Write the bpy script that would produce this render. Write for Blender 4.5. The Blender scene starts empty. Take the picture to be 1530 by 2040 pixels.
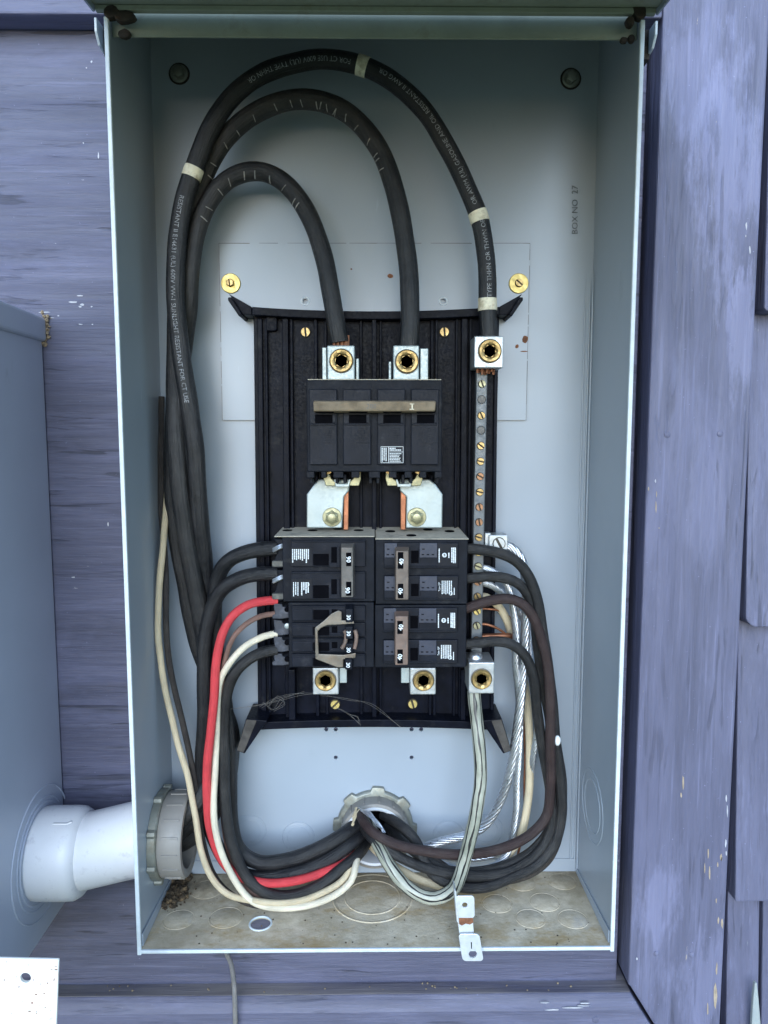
import bpy, bmesh, math, random
from mathutils import Vector, Matrix, Euler
random.seed(7)
R = math.radians
scene = bpy.context.scene
COL = scene.collection

# ------------------------------------------------------------------ camera
W, H, F = 1530, 2040, 1500.0          # photograph size and focal length in its pixels
CAM = Vector((0.0, -0.545, 1.45))
EUL = Euler((R(90 - 5.87), 0, R(-0.65)), 'XYZ')
cd = bpy.data.cameras.new('camera'); cam = bpy.data.objects.new('camera', cd); COL.objects.link(cam)
cam.location = CAM; cam.rotation_euler = EUL
cd.sensor_fit = 'VERTICAL'; cd.sensor_height = 36; cd.lens = 36 * F / H
cd.clip_start = 0.01; cd.clip_end = 500
scene.camera = cam
# ------------------------------------------------------------------ light
SUN_EL, SUN_AZ = 19, -5               # degrees; azimuth measured from straight in front of the wall, + to the right
wd = bpy.data.worlds.new('World'); scene.world = wd; wd.use_nodes = True
nt = wd.node_tree; bg = nt.nodes['Background']
sky = nt.nodes.new('ShaderNodeTexSky'); sky.sky_type = 'NISHITA'; sky.sun_disc = False
sky.sun_elevation = R(SUN_EL); sky.sun_rotation = R(180 - SUN_AZ)
sky.air_density = 1.0; sky.dust_density = 0.3; sky.ozone_density = 3.0
nt.links.new(sky.outputs[0], bg.inputs[0]); bg.inputs[1].default_value = 0.15
sl = bpy.data.lights.new('sun', 'SUN'); sun = bpy.data.objects.new('sun', sl); COL.objects.link(sun)
sl.energy = 1.5; sl.angle = R(50); sl.color = (0.70, 0.84, 1.0)
sd = Vector((math.sin(R(SUN_AZ)) * math.cos(R(SUN_EL)), -math.cos(R(SUN_AZ)) * math.cos(R(SUN_EL)), math.sin(R(SUN_EL))))
sun.rotation_euler = sd.to_track_quat('Z', 'Y').to_euler(); sun.location = (1, -3, 5)
scene.view_settings.view_transform = 'Standard'; scene.view_settings.look = 'None'
scene.view_settings.exposure = 1.27; scene.view_settings.gamma = 1.0
scene.view_settings.use_curve_mapping = False
scene.cycles.max_bounces = 8; scene.cycles.diffuse_bounces = 5

# ------------------------------------------------------------------ helpers
MR = EUL.to_matrix()
def P(px, py, y):
    """the point of the place, on the plane Y = y, that the photograph shows at pixel (px, py)"""
    d = MR @ Vector(((px - W / 2) / F, (H / 2 - py) / F, -1.0))
    return CAM + d * ((y - CAM.y) / d.y)
def MPP(px, py, y):
    """metres per pixel there"""
    return (P(px + 1, py, y) - P(px, py, y)).length
def wloc(o):
    v = Vector((0, 0, 0))
    while o is not None:
        v = v + Vector(o.location); o = o.parent
    return v
def tag(o, label=None, cat=None, group=None, kind=None):
    if label: o['label'] = label
    if cat: o['category'] = cat
    if group: o['group'] = group
    if kind: o['kind'] = kind
    return o
def thing(name, label, cat, loc, group=None):
    o = bpy.data.objects.new(name, None); COL.objects.link(o); o.location = loc
    o.empty_display_size = 0.02
    return tag(o, label, cat, group)
def obj(name, bm, m, parent=None, smooth=None, bevel=0.0, origin=None, seg=2):
    off = wloc(parent) if parent is not None else Vector(origin or (0, 0, 0))
    bmesh.ops.translate(bm, verts=bm.verts, vec=-off)
    bmesh.ops.recalc_face_normals(bm, faces=bm.faces)
    me = bpy.data.meshes.new(name); bm.to_mesh(me); bm.free()
    o = bpy.data.objects.new(name, me); COL.objects.link(o)
    if parent is not None: o.parent = parent
    else: o.location = off
    me.materials.append(m)
    if smooth is not None:
        me.polygons.foreach_set('use_smooth', [True] * len(me.polygons))
        me.set_sharp_from_angle(angle=R(smooth))
    if bevel:
        b = o.modifiers.new('bevel', 'BEVEL'); b.width = bevel; b.segments = seg; b.limit_method = 'ANGLE'; b.angle_limit = R(40)
    return o
def NB(): return bmesh.new()
def box(bm, x0, x1, y0, y1, z0, z1):
    v = [bm.verts.new(c) for c in ((x0,y0,z0),(x1,y0,z0),(x1,y1,z0),(x0,y1,z0),(x0,y0,z1),(x1,y0,z1),(x1,y1,z1),(x0,y1,z1))]
    for f in ((0,1,2,3),(4,5,6,7),(0,1,5,4),(1,2,6,5),(2,3,7,6),(3,0,4,7)): bm.faces.new([v[i] for i in f])
    return bm
def pbox(bm, px0, py0, px1, py1, yf, yb):
    a, b, c, d = P(px0,py0,yf), P(px1,py0,yf), P(px1,py1,yf), P(px0,py1,yf)
    return box(bm, (a.x+d.x)/2, (b.x+c.x)/2, yf, yb, (c.z+d.z)/2, (a.z+b.z)/2)
def prism(bm, pts, yf, yb):
    """outline in photo pixels on the plane yf, given real thickness back to yb"""
    w = [P(x, y, yf) for x, y in pts]
    return wprism(bm, [(p.x, p.z) for p in w], yf, yb)
def wprism(bm, xz, yf, yb):
    a = [bm.verts.new((x, yf, z)) for x, z in xz]; b = [bm.verts.new((x, yb, z)) for x, z in xz]
    bm.faces.new(a); bm.faces.new(list(reversed(b))); n = len(a)
    for i in range(n): bm.faces.new((a[i], b[i], b[(i+1) % n], a[(i+1) % n]))
    return bm
def hexa(bm, pts8):
    """eight corners: four of the front face, four of the back face in the same order"""
    v = [bm.verts.new(p) for p in pts8]
    for f in ((0,1,2,3),(7,6,5,4),(0,4,5,1),(1,5,6,2),(2,6,7,3),(3,7,4,0)): bm.faces.new([v[i] for i in f])
    return bm
AX = {'Y': (Vector((1,0,0)), Vector((0,0,1)), Vector((0,-1,0))),     # h grows towards the viewer
      'X': (Vector((0,1,0)), Vector((0,0,1)), Vector((1,0,0))),
      'Z': (Vector((1,0,0)), Vector((0,1,0)), Vector((0,0,1)))}
def lathe(bm, c, axis, prof, seg=24, close=True, axes=None):
    """prof: (radius or function of angle, height along the axis)"""
    u, v, n = axes or AX[axis]; rings = []
    for r, h in prof:
        ring = []
        for i in range(seg):
            a = 2 * math.pi * i / seg
            rr = r(a) if callable(r) else r
            ring.append(bm.verts.new(c + u * (rr * math.cos(a)) + v * (rr * math.sin(a)) + n * h))
        rings.append(ring)
    for a, b in zip(rings, rings[1:]):
        for i in range(seg): bm.faces.new((a[i], a[(i+1) % seg], b[(i+1) % seg], b[i]))
    if close:
        bm.faces.new(rings[0]); bm.faces.new(rings[-1])
    return bm
def hexr(r, ph=0.0):
    return lambda a, a0=None: _hex(r, a + ph)
def _hex(r, a): return (lambda a: r * math.cos(math.pi / 6) / math.cos(((a + math.pi/6) % (math.pi / 3)) - math.pi / 6))(a)
def ringt(bm, c, axis, rad, tr, seg=40, axes=None, sect=6):
    """a thin raised ring"""
    prof = [(rad + tr * math.cos(2*math.pi*k/sect), tr * math.sin(2*math.pi*k/sect)) for k in range(sect + 1)]
    return lathe(bm, c, axis, prof, seg, False, axes)
def smoothpath(cp, step=0.004):
    cp = [Vector(c) for c in cp]
    q = [cp[0] * 2 - cp[1]] + cp + [cp[-1] * 2 - cp[-2]]; out = []
    for i in range(1, len(q) - 2):
        p0, p1, p2, p3 = q[i-1:i+3]; n = max(2, int((p2 - p1).length / step))
        for k in range(n):
            t = k / n
            out.append(0.5 * ((2*p1) + (p2-p0)*t + (2*p0-5*p1+4*p2-p3)*t*t + (3*p1-p0-3*p2+p3)*t*t*t))
    out.append(cp[-1]); return out
def frames(pts):
    fr = []; prev = Vector((0, -1, 0)); n_ = len(pts)
    for i, p in enumerate(pts):
        t = (pts[min(i+1, n_-1)] - pts[max(i-1, 0)]).normalized()
        n = Vector((0, -1, 0)) - t * t.dot(Vector((0, -1, 0)))
        if n.length < 0.35: n = prev - t * t.dot(prev)
        else:
            n.normalize(); n = n.lerp(prev, 0.35); n = n - t * t.dot(n)
        n.normalize(); prev = n; fr.append((p, t, n, t.cross(n)))
    return fr
def tube(bm, pts, r, seg=12, caps=True, fr=None, rf=None):
    fr = fr or frames(pts); rings = []; uvl = bm.loops.layers.uv.verify(); s = 0; ss = []
    for i, (p, t, n, b) in enumerate(fr):
        if i: s += (p - fr[i-1][0]).length
        ss.append(s); rr = r if rf is None else r * rf(s)
        rings.append([bm.verts.new(p + n * (rr * math.cos(2*math.pi*k/seg)) + b * (rr * math.sin(2*math.pi*k/seg))) for k in range(seg)])
    for i in range(len(rings) - 1):
        for k in range(seg):
            f = bm.faces.new((rings[i][k], rings[i][(k+1) % seg], rings[i+1][(k+1) % seg], rings[i+1][k]))
            for l, (uu, vv) in zip(f.loops, ((ss[i], k/seg), (ss[i], (k+1)/seg), (ss[i+1], (k+1)/seg), (ss[i+1], k/seg))): l[uvl].uv = (uu, vv)
    if caps: bm.faces.new(rings[0]); bm.faces.new(rings[-1])
    return bm
def rope(bm, pts, r, n=7, pitch=0.05, seg=6):
    fr = frames(pts); rs = r * 0.36; s = 0; arcs = []
    for i in range(len(fr)):
        if i: s += (fr[i][0] - fr[i-1][0]).length
        arcs.append(s)
    for j in range(n):
        path = []
        for (p, t, nn, b), a in zip(fr, arcs):
            ph = 2 * math.pi * (j / n + a / pitch)
            path.append(p + (nn * math.cos(ph) + b * math.sin(ph)) * (r - rs))
        tube(bm, path, rs, seg)
    return bm
_tc = {}
def textmesh(body, bold=False):
    if body not in _tc:
        cu = bpy.data.curves.new('lettering', 'FONT'); cu.body = body; cu.size = 1.0; cu.resolution_u = 2
        if bold: cu.offset = 0.02
        o = bpy.data.objects.new('lettering', cu); COL.objects.link(o)
        bpy.context.view_layer.update()
        me = bpy.data.meshes.new_from_object(o.evaluated_get(bpy.context.evaluated_depsgraph_get()))
        vs = [v.co.copy() for v in me.vertices]; fs = [list(p.vertices) for p in me.polygons]
        bpy.data.objects.remove(o); bpy.data.curves.remove(cu); bpy.data.meshes.remove(me)
        _tc[body] = (vs, fs)
    return _tc[body]
def text(bm, body, c, h, rot=0, depth=0.00015, bold=False):
    """flat lettering of cap height h centred on c, facing the viewer"""
    vs, fs = textmesh(body, bold)
    xs = [v.x for v in vs]; ys = [v.y for v in vs]; cx, cy = (min(xs)+max(xs))/2, (min(ys)+max(ys))/2
    k = h / (max(ys) - min(ys)); ca, sa = math.cos(rot), math.sin(rot)
    nv = [bm.verts.new((c.x + k*((v.x-cx)*ca - (v.y-cy)*sa), c.y - depth, c.z + k*((v.x-cx)*sa + (v.y-cy)*ca))) for v in vs]
    for f in fs:
        try: bm.faces.new([nv[i] for i in f])
        except ValueError: pass
    return bm
def cabletext(bm, body, fr, r, s0, h, ang=0.0, rev=True):
    """printing wrapped round a cable, starting s0 metres along it"""
    vs, fs = textmesh(body); S = [0]
    for i in range(1, len(fr)): S.append(S[-1] + (fr[i][0] - fr[i-1][0]).length)
    k = h / 0.7; nv = []
    for v in vs:
        s = s0 - v.x * k if rev else s0 + v.x * k
        s = max(0.0005, min(S[-1] - 0.0005, s)); i = 0
        while S[i+1] < s: i += 1
        w = (s - S[i]) / (S[i+1] - S[i])
        p, t, n, b = (fr[i][q].lerp(fr[i+1][q], w) for q in range(4))
        a = ang + (1 if rev else -1) * (v.y - 0.35) * k / r
        nv.append(bm.verts.new(p + (n * math.cos(a) + b * math.sin(a)) * (r + 0.00025)))
    for f in fs:
        try: bm.faces.new([nv[i] for i in f])
        except ValueError: pass
    return bm
def cut(o, cutter_bm):
    """cut holes for real"""
    me = bpy.data.meshes.new('cutter'); bmesh.ops.recalc_face_normals(cutter_bm, faces=cutter_bm.faces)
    cutter_bm.to_mesh(me); cutter_bm.free(); c = bpy.data.objects.new('cutter', me); COL.objects.link(c)
    m = o.modifiers.new('cut', 'BOOLEAN'); m.object = c; m.solver = 'EXACT'; m.operation = 'DIFFERENCE'
    bpy.context.view_layer.update()
    new = bpy.data.meshes.new_from_object(o.evaluated_get(bpy.context.evaluated_depsgraph_get()))
    o.modifiers.clear(); old = o.data; o.data = new; bpy.data.meshes.remove(old)
    bpy.data.objects.remove(c)

# ------------------------------------------------------------------ materials
class N:
    def __init__(s, name):
        s.m = bpy.data.materials.new(name); s.m.use_nodes = True; s.t = s.m.node_tree
        s.b = s.t.nodes['Principled BSDF']; s.tc = s.t.nodes.new('ShaderNodeTexCoord')
    def n(s, typ, **kw):
        x = s.t.nodes.new(typ)
        for k, v in kw.items(): setattr(x, k, v)
        return x
    def l(s, a, b): s.t.links.new(a, b)
    def map(s, scale=(1,1,1), out='Object', loc=(0,0,0)):
        m = s.n('ShaderNodeMapping'); m.inputs['Scale'].default_value = scale; m.inputs['Location'].default_value = loc
        s.l(s.tc.outputs[out], m.inputs['Vector']); return m.outputs[0]
    def noise(s, vec, scale, detail=4, rough=0.55, dist=0.0):
        x = s.n('ShaderNodeTexNoise'); s.l(vec, x.inputs['Vector'])
        x.inputs['Scale'].default_value = scale; x.inputs['Detail'].default_value = detail
        x.inputs['Roughness'].default_value = rough; x.inputs['Distortion'].default_value = dist
        return x.outputs['Fac']
    def ramp(s, fac, a, b, ca=0.0, cb=1.0):
        x = s.n('ShaderNodeMapRange'); s.l(fac, x.inputs['Value'])
        x.inputs['From Min'].default_value = a; x.inputs['From Max'].default_value = b
        x.inputs['To Min'].default_value = ca; x.inputs['To Max'].default_value = cb; return x.outputs[0]
    def mul(s, a, b):
        x = s.n('ShaderNodeMath', operation='MULTIPLY')
        for i, q in enumerate((a, b)):
            if isinstance(q, (int, float)): x.inputs[i].default_value = q
            else: s.l(q, x.inputs[i])
        return x.outputs[0]
    def mix(s, fac, a, b):
        x = s.n('ShaderNodeMix', data_type='RGBA')
        if isinstance(fac, (int, float)): x.inputs[0].default_value = fac
        else: s.l(fac, x.inputs[0])
        for i, q in ((6, a), (7, b)):
            if isinstance(q, tuple): x.inputs[i].default_value = (*q, 1)
            else: s.l(q, x.inputs[i])
        return x.outputs[2]
    def bump(s, h, strength, dist=0.001, prev=None):
        x = s.n('ShaderNodeBump'); x.inputs['Strength'].default_value = strength; x.inputs['Distance'].default_value = dist
        s.l(h, x.inputs['Height'])
        if prev is not None: s.l(prev, x.inputs['Normal'])
        return x.outputs[0]
    def out(s, col, rough, metal=0.0, normal=None, spec=None):
        for nm, q in (('Base Color', col), ('Roughness', rough), ('Metallic', metal)):
            i = s.b.inputs[nm]
            if isinstance(q, tuple): i.default_value = (*q, 1)
            elif isinstance(q, (int, float)): i.default_value = q
            else: s.l(q, i)
        if normal is not None: s.l(normal, s.b.inputs['Normal'])
        if spec is not None: s.b.inputs['Specular IOR Level'].default_value = spec
        return s.m
def sc(c, k): return tuple(min(1.0, x * k) for x in c)
def plain(name, col, rough=0.5, metal=0.0, var=0.2, scale=60, bump=0.15, bscale=400, dirt=None, damt=0.5, dscale=40, spec=None):
    n = N(name); v = n.map()
    c = n.mix(n.ramp(n.noise(v, scale), 0.3, 0.7), sc(col, 1 - var), sc(col, 1 + var))
    f = n.noise(v, bscale, 3)
    rg = n.ramp(f, 0.3, 0.7, max(0.05, rough - 0.1), min(1, rough + 0.12))
    if dirt:
        d = n.ramp(n.noise(v, dscale, 6, 0.65), 0.62 - 0.3 * damt, 0.78 - 0.2 * damt)
        c = n.mix(n.mul(d, 0.8), c, dirt)
    return n.out(c, rg, metal, n.bump(f, bump, 0.0004), spec)
def enclosure_paint(name, col, floor_dirt=False, zf=0.0):
    n = N(name); v = n.map()
    c = n.mix(n.ramp(n.noise(v, 9, 3), 0.3, 0.7), sc(col, 0.95), sc(col, 1.05))
    c = n.mix(n.ramp(n.noise(v, 500, 2), 0.72, 0.80, 0, 0.25), c, sc(col, 0.45))          # specks
    c = n.mix(n.ramp(n.noise(v, 120, 3, 0.6), 0.80, 0.82, 0, 0.5), c, (0.20, 0.15, 0.10))  # small rust and dirt marks
    c = n.mix(n.mul(n.ramp(n.noise(n.map((1, 1, 0.3)), 60, 5, 0.7), 0.62, 0.72, 0, 0.35), n.ramp(n.noise(v, 11, 3), 0.5, 0.62)), c, sc(col, 0.55))
    c = n.mix(n.mul(n.ramp(n.noise(n.map((1, 1, 0.12)), 150, 4, 0.7), 0.66, 0.70, 0, 0.4), n.ramp(n.noise(v, 9, 3), 0.48, 0.6)), c, sc(col, 1.35))
    rg = n.ramp(n.noise(v, 8), 0.3, 0.7, 0.28, 0.36)
    b = n.bump(n.noise(v, 700, 2), 0.12, 0.0003)
    b = n.bump(n.noise(v, 7, 2), 0.08, 0.002, b)
    if floor_dirt:
        d = n.ramp(n.noise(v, 22, 6, 0.65), 0.16, 0.42)
        dust = n.mix(n.ramp(n.noise(v, 70, 6, 0.7), 0.35, 0.65), (0.54, 0.45, 0.31), (0.76, 0.66, 0.50))
        c = n.mix(n.mul(d, 0.97), c, dust)
        g = n.ramp(n.noise(n.map((1, 1.6, 1), loc=(3, 1, 0)), 13, 6, 0.65), 0.44, 0.66)
        c = n.mix(n.mul(g, 0.5), c, (0.24, 0.19, 0.115))
        g2 = n.ramp(n.noise(n.map((1, 1.6, 1), loc=(7, 5, 0)), 18, 6, 0.7), 0.53, 0.66)
        c = n.mix(n.mul(g2, 0.8), c, (0.42, 0.29, 0.13))
        sx = n.n('ShaderNodeSeparateXYZ'); n.l(n.tc.outputs['Object'], sx.inputs[0])
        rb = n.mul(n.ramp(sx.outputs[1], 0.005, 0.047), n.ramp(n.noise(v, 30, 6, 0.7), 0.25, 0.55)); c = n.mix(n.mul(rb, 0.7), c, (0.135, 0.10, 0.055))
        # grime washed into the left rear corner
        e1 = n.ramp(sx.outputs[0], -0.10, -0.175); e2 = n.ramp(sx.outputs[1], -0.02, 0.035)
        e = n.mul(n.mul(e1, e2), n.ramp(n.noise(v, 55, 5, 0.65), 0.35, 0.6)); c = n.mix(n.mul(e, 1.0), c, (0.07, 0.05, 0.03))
        rg = n.ramp(n.noise(v, 60), 0.3, 0.7, 0.7, 0.95)
        b = n.bump(n.noise(v, 260, 5, 0.7), 0.5, 0.0012, b)
    return n.out(c, rg, 0.0, b)
def wood(name, col, along='Z', cracks=True, flecks=0.3, fleckcol=(0.6, 0.58, 0.55), crackamt=1.0, dusty=0.0, patches=()):
    n = N(name)
    st = {'Z': (1, 1, 0.06), 'X': (0.06, 1, 1)}[along]; st2 = {'Z': (1, 1, 0.03), 'X': (0.03, 1, 1)}[along]
    st3 = {'Z': (1, 1, 0.22), 'X': (0.22, 1, 1)}[along]
    v = n.map(); g = n.map(st); g2 = n.map(st2); g3 = n.map(st3)
    big = n.ramp(n.noise(n.map({'Z': (1, 1, 0.14), 'X': (0.14, 1, 1)}[along]), 22, 7, 0.7), 0.30, 0.70)
    c = n.mix(big, sc(col, 0.62), sc(col, 1.22))
    c = n.mix(n.ramp(n.noise(g, 90, 5, 0.65), 0.35, 0.7, 0, 0.4), c, sc(col, 1.35))
    c = n.mix(n.ramp(n.noise(g, 160, 4, 0.6), 0.52, 0.70, 0, 0.35), c, sc(col, 0.6))
    c = n.mix(n.ramp(n.noise(g2, 210, 5, 0.7), 0.56, 0.70, 0, 0.5), c, sc(col, 1.9))
    c = n.mix(n.ramp(n.noise(g2, 260, 5, 0.7), 0.56, 0.70, 0, 0.5), c, sc(col, 0.5))
    w = n.ramp(n.noise(g3, 24, 6, 0.7, 0.4), 0.52, 0.72, 0, 0.45)                                  # weathered, chalky places
    c = n.mix(w, c, sc(col, 1.9))
    if dusty: c = n.mix(n.ramp(n.noise(g3, 18, 5), 0.3, 0.62, 0, dusty), c, (0.44, 0.385, 0.33))
    for px, py, rx, ry, amt in patches:                              # chalky worn places of the old paint
        q = P(px, py, YT_) - Vector((0, 0.2, 0)); k = MPP(px, py, YT_)
        mp = n.n('ShaderNodeMapping', vector_type='TEXTURE'); mp.inputs['Location'].default_value = q; mp.inputs['Scale'].default_value = (rx * k, 1.0, ry * k)
        n.l(n.tc.outputs['Object'], mp.inputs['Vector']); ln = n.n('ShaderNodeVectorMath', operation='LENGTH'); n.l(mp.outputs[0], ln.inputs[0])
        ad = n.n('ShaderNodeMath', operation='ADD'); n.l(ln.outputs['Value'], ad.inputs[0]); n.l(n.ramp(n.noise(g3, 60, 6, 0.7), 0.3, 0.7, -0.75, 0.75), ad.inputs[1])
        c = n.mix(n.ramp(ad.outputs[0], 1.0, 0.55, 0, amt), c, sc(col, 2.1))
    h = n.noise(g, 130, 6, 0.65)
    b = n.bump(h, 0.8, 0.0018)
    if cracks:
        k = n.noise(n.map({'Z': (1, 1, 0.085), 'X': (0.085, 1, 1)}[along]), 135, 4, 0.5, 0.6); kk = n.mul(n.ramp(k, 0.60, 0.65, 0, 1), n.ramp(n.noise(v, 16, 4), 0.34, 0.6))
        c = n.mix(n.mul(kk, 0.75 * crackamt), c, sc(col, 0.28))
        b = n.bump(n.ramp(k, 0.61, 0.68, 1, 0), 0.35, 0.001, b)
    if flecks:
        f = n.noise(g3, 210, 4, 0.7); m_ = n.ramp(n.noise(v, 14, 3), 0.5, 0.62)
        ff = n.mul(n.ramp(f, 0.72 - 0.03*flecks, 0.73 - 0.03*flecks), m_); c = n.mix(ff, c, fleckcol)
    c = n.mix(n.ramp(n.noise(v, 420, 2), 0.74, 0.77, 0, 0.8), c, sc(col, 2.2))
    return n.out(c, n.ramp(h, 0.3, 0.7, 0.45, 0.7), 0.0, b)
def insul(name, col, rough=0.4, dust=0.25, dustcol=(0.26, 0.23, 0.20), var=0.25):
    n = N(name); v = n.map()
    c = n.mix(n.ramp(n.noise(v, 70, 4), 0.3, 0.7), sc(col, 1 - var), sc(col, 1 + var))
    d = n.ramp(n.noise(v, 45, 6, 0.7), 0.42, 0.75, 0, dust); c = n.mix(d, c, dustcol)
    st = n.noise(n.map((9, 7, 1), 'UV'), 4, 6, 0.7)
    c = n.mix(n.ramp(st, 0.48, 0.75, 0, 0.3 * min(1, dust * 2)), c, sc(dustcol, 0.6))
    c = n.mix(n.ramp(n.noise(v, 600, 2), 0.70, 0.76, 0, 0.5 * min(1, dust * 2)), c, sc(dustcol, 1.6))
    f = n.noise(v, 300, 4)
    return n.out(c, n.ramp(f, 0.3, 0.7, rough, rough + 0.2), 0.0, n.bump(f, 0.25, 0.0005, n.bump(st, 0.8, 0.0015, n.bump(n.noise(v, 55, 3), 0.3, 0.002))), 0.5)
def striped(name):
    n = N(name); sx = n.n('ShaderNodeSeparateXYZ'); n.l(n.tc.outputs['UV'], sx.inputs[0])
    fac = n.n('ShaderNodeMath', operation='MULTIPLY'); n.l(sx.outputs[1], fac.inputs[0]); fac.inputs[1].default_value = 7.0
    nz = n.noise(n.map((9, 1, 1), 'UV'), 3, 2); ad = n.n('ShaderNodeMath', operation='ADD'); n.l(fac.outputs[0], ad.inputs[0]); n.l(n.mul(nz, 1.6), ad.inputs[1])
    fr = n.n('ShaderNodeMath', operation='FRACT'); n.l(ad.outputs[0], fr.inputs[0])
    st = n.ramp(fr.outputs[0], 0.70, 0.76)
    c = n.mix(n.ramp(n.noise(n.map(), 60, 4), 0.3, 0.7), (0.22, 0.23, 0.18), (0.46, 0.46, 0.38))
    c = n.mix(st, c, (0.015, 0.015, 0.017))
    return n.out(c, 0.38, 0.0, n.bump(n.ramp(fr.outputs[0], 0.6, 0.9, 0, 1), 0.3, 0.0006))

YT_ = 0.085
GREY = (0.342, 0.388, 0.445)
LAV = (0.128, 0.130, 0.205)
M = {}
M['paint'] = enclosure_paint('grey enamel', GREY)
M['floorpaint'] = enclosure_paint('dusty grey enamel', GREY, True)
M['edge'] = plain('lit enamel edge', (0.62, 0.68, 0.72), 0.4, 0, 0.1, 80, 0.1)  # grey enamel made lighter: light caught by front edges, put into the colour
M['meter'] = enclosure_paint('blue grey enamel', (0.42, 0.45, 0.54))
M['panelwood'] = wood('painted plywood panel', sc(LAV, 0.72), 'X', True, 0.4, (0.6, 0.58, 0.6))
M['trimwood'] = wood('painted trim board', sc(LAV, 0.92), 'Z', True, 0.7, (0.42, 0.35, 0.28), 0.5, 0.0, ((1315,1800,45,95,.42),(1482,660,38,110,.5),(1440,1950,110,130,.32),(1450,320,70,240,.5),(1370,150,70,130,.3),(1400,1010,40,160,.2)))
M['sillwood'] = wood('painted bottom trim', sc(LAV, 0.85), 'X', True, 0.5, (0.5, 0.5, 0.55), 0.6)
M['ledgewood'] = wood('dusty ledge', sc(LAV, 0.9), 'X', False, 0.3, (0.5, 0.5, 0.55), 0.5, 0.85)
M['shingle'] = wood('painted cedar shingle', sc(LAV, 0.9), 'Z', True, 0.3, (0.42, 0.42, 0.38), 0.8)
M['weathered'] = wood('bare weathered wood', (0.30, 0.33, 0.33), 'Z', True, 0)
M['slab'] = wood('painted wall', LAV, 'X', False, 0)
M['blackplastic'] = plain('black moulded plastic', (0.0045, 0.0055, 0.011), 0.42, 0, 0.4, 90, 0.03, 500, (0.03, 0.03, 0.03), 0.08, 60, 0.09)
M['breaker'] = plain('charcoal phenolic', (0.010, 0.0118, 0.0175), 0.5, 0, 0.3, 90, 0.08, 600, (0.05, 0.05, 0.052), 0.15, 70, 0.12)
M['breakerface'] = plain('charcoal phenolic face', (0.012, 0.014, 0.021), 0.42, 0, 0.3, 60, 0.06, 600, (0.045, 0.045, 0.052), 0.14, 90, 0.12)
M['breakerblue'] = plain('slate blue moulded pad', (0.032, 0.037, 0.060), 0.5, 0, 0.2, 60, 0.05, 600)
M['dustytop'] = plain('phenolic under dust', (0.50, 0.45, 0.36), 0.95, 0, 0.3, 60, 0.6, 350, (0.14, 0.13, 0.115), 0.4, 60)
M['slot'] = plain('matt black plastic and recess shade', (0.003, 0.003, 0.0045), 0.9, 0, 0.2, 60, 0.15, 400, None, .5, 40, 0.05)  # also laid over slots and holes, painting the shade of their depth
M['handle'] = plain('grey brown handle', (0.13, 0.12, 0.11), 0.5, 0, 0.3, 120, 0.2, 600, (0.17, 0.12, 0.09), 0.35, 80)
M['handlered'] = plain('red brown handle', (0.18, 0.12, 0.095), 0.5, 0, 0.25, 120, 0.2, 600, (0.12, 0.10, 0.09), 0.35, 80)
M['dustbar'] = plain('dusty handle bar', (0.21, 0.16, 0.105), 0.85, 0, 0.35, 110, 0.7, 400, (0.27, 0.215, 0.15), 0.5, 70)
M['steel'] = plain('bare bail steel', (0.21, 0.185, 0.155), 0.45, 0.6, 0.25, 90, 0.2, 500, (0.20, 0.13, 0.08), 0.4, 60)
M['tin'] = plain('tin plated bus', (0.40, 0.45, 0.45), 0.46, 0.5, 0.1, 50, 0.1, 500, (0.40, 0.43, 0.40), 0.3, 30)
M['alu'] = plain('aluminium lug', (0.50, 0.52, 0.53), 0.42, 0.7, 0.15, 80, 0.25, 300, (0.36, 0.36, 0.35), 0.3, 60)
M['strand'] = plain('bare aluminium strand', (0.60, 0.62, 0.66), 0.34, 0.9, 0.2, 120, 0.1, 500)
M['barmetal'] = plain('dull neutral bar', (0.15, 0.16, 0.17), 0.5, 0.5, 0.15, 60, 0.15, 400, (0.16, 0.16, 0.15), 0.3, 60)
M['brass'] = plain('brass', (0.40, 0.28, 0.12), 0.4, 0.8, 0.2, 90, 0.2, 400, (0.28, 0.17, 0.07), 0.3, 90)
M['gold'] = plain('yellow zinc', (0.60, 0.47, 0.17), 0.42, 0.6, 0.15, 90, 0.2, 400, (0.40, 0.28, 0.10), 0.25, 120)
M['olive'] = plain('olive zinc', (0.33, 0.31, 0.19), 0.42, 0.65, 0.2, 90, 0.2, 400)
M['coppery'] = plain('copper tinged screw', (0.30, 0.16, 0.09), 0.45, 0.75, 0.2, 90, 0.2, 400, (0.2, 0.12, 0.07), 0.3, 90)
M['copper'] = plain('copper', (0.34, 0.14, 0.075), 0.42, 0.75, 0.25, 120, 0.15, 400, (0.22, 0.09, 0.05), 0.35, 80)
M['white'] = plain('white print', (0.80, 0.84, 0.86), 0.6, 0, 0.02)
M['cableprint'] = plain('worn white print', (0.30, 0.31, 0.33), 0.6, 0, 0.4, 700, 0.1, 400, (0.03, 0.03, 0.03), 0.55, 500)
M['black'] = insul('black rubber insulation', (0.006, 0.0063, 0.0088), 0.30, 0.12, (0.12, 0.11, 0.10))
M['blackdusty'] = insul('dusty black insulation', (0.008, 0.008, 0.0095), 0.34, 0.22, (0.11, 0.10, 0.092))
M['maroon'] = insul('dark maroon insulation', (0.026, 0.012, 0.012), 0.42, 0.2, (0.13, 0.10, 0.09))
M['brownins'] = insul('brown insulation', (0.20, 0.11, 0.085), 0.4, 0.15)
M['darkbrown'] = insul('dark brown insulation', (0.020, 0.015, 0.014), 0.42, 0.25, (0.14, 0.12, 0.10))
M['red'] = insul('red insulation', (0.60, 0.045, 0.055), 0.42, 0.05, (0.4, 0.2, 0.18), 0.12)
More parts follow.
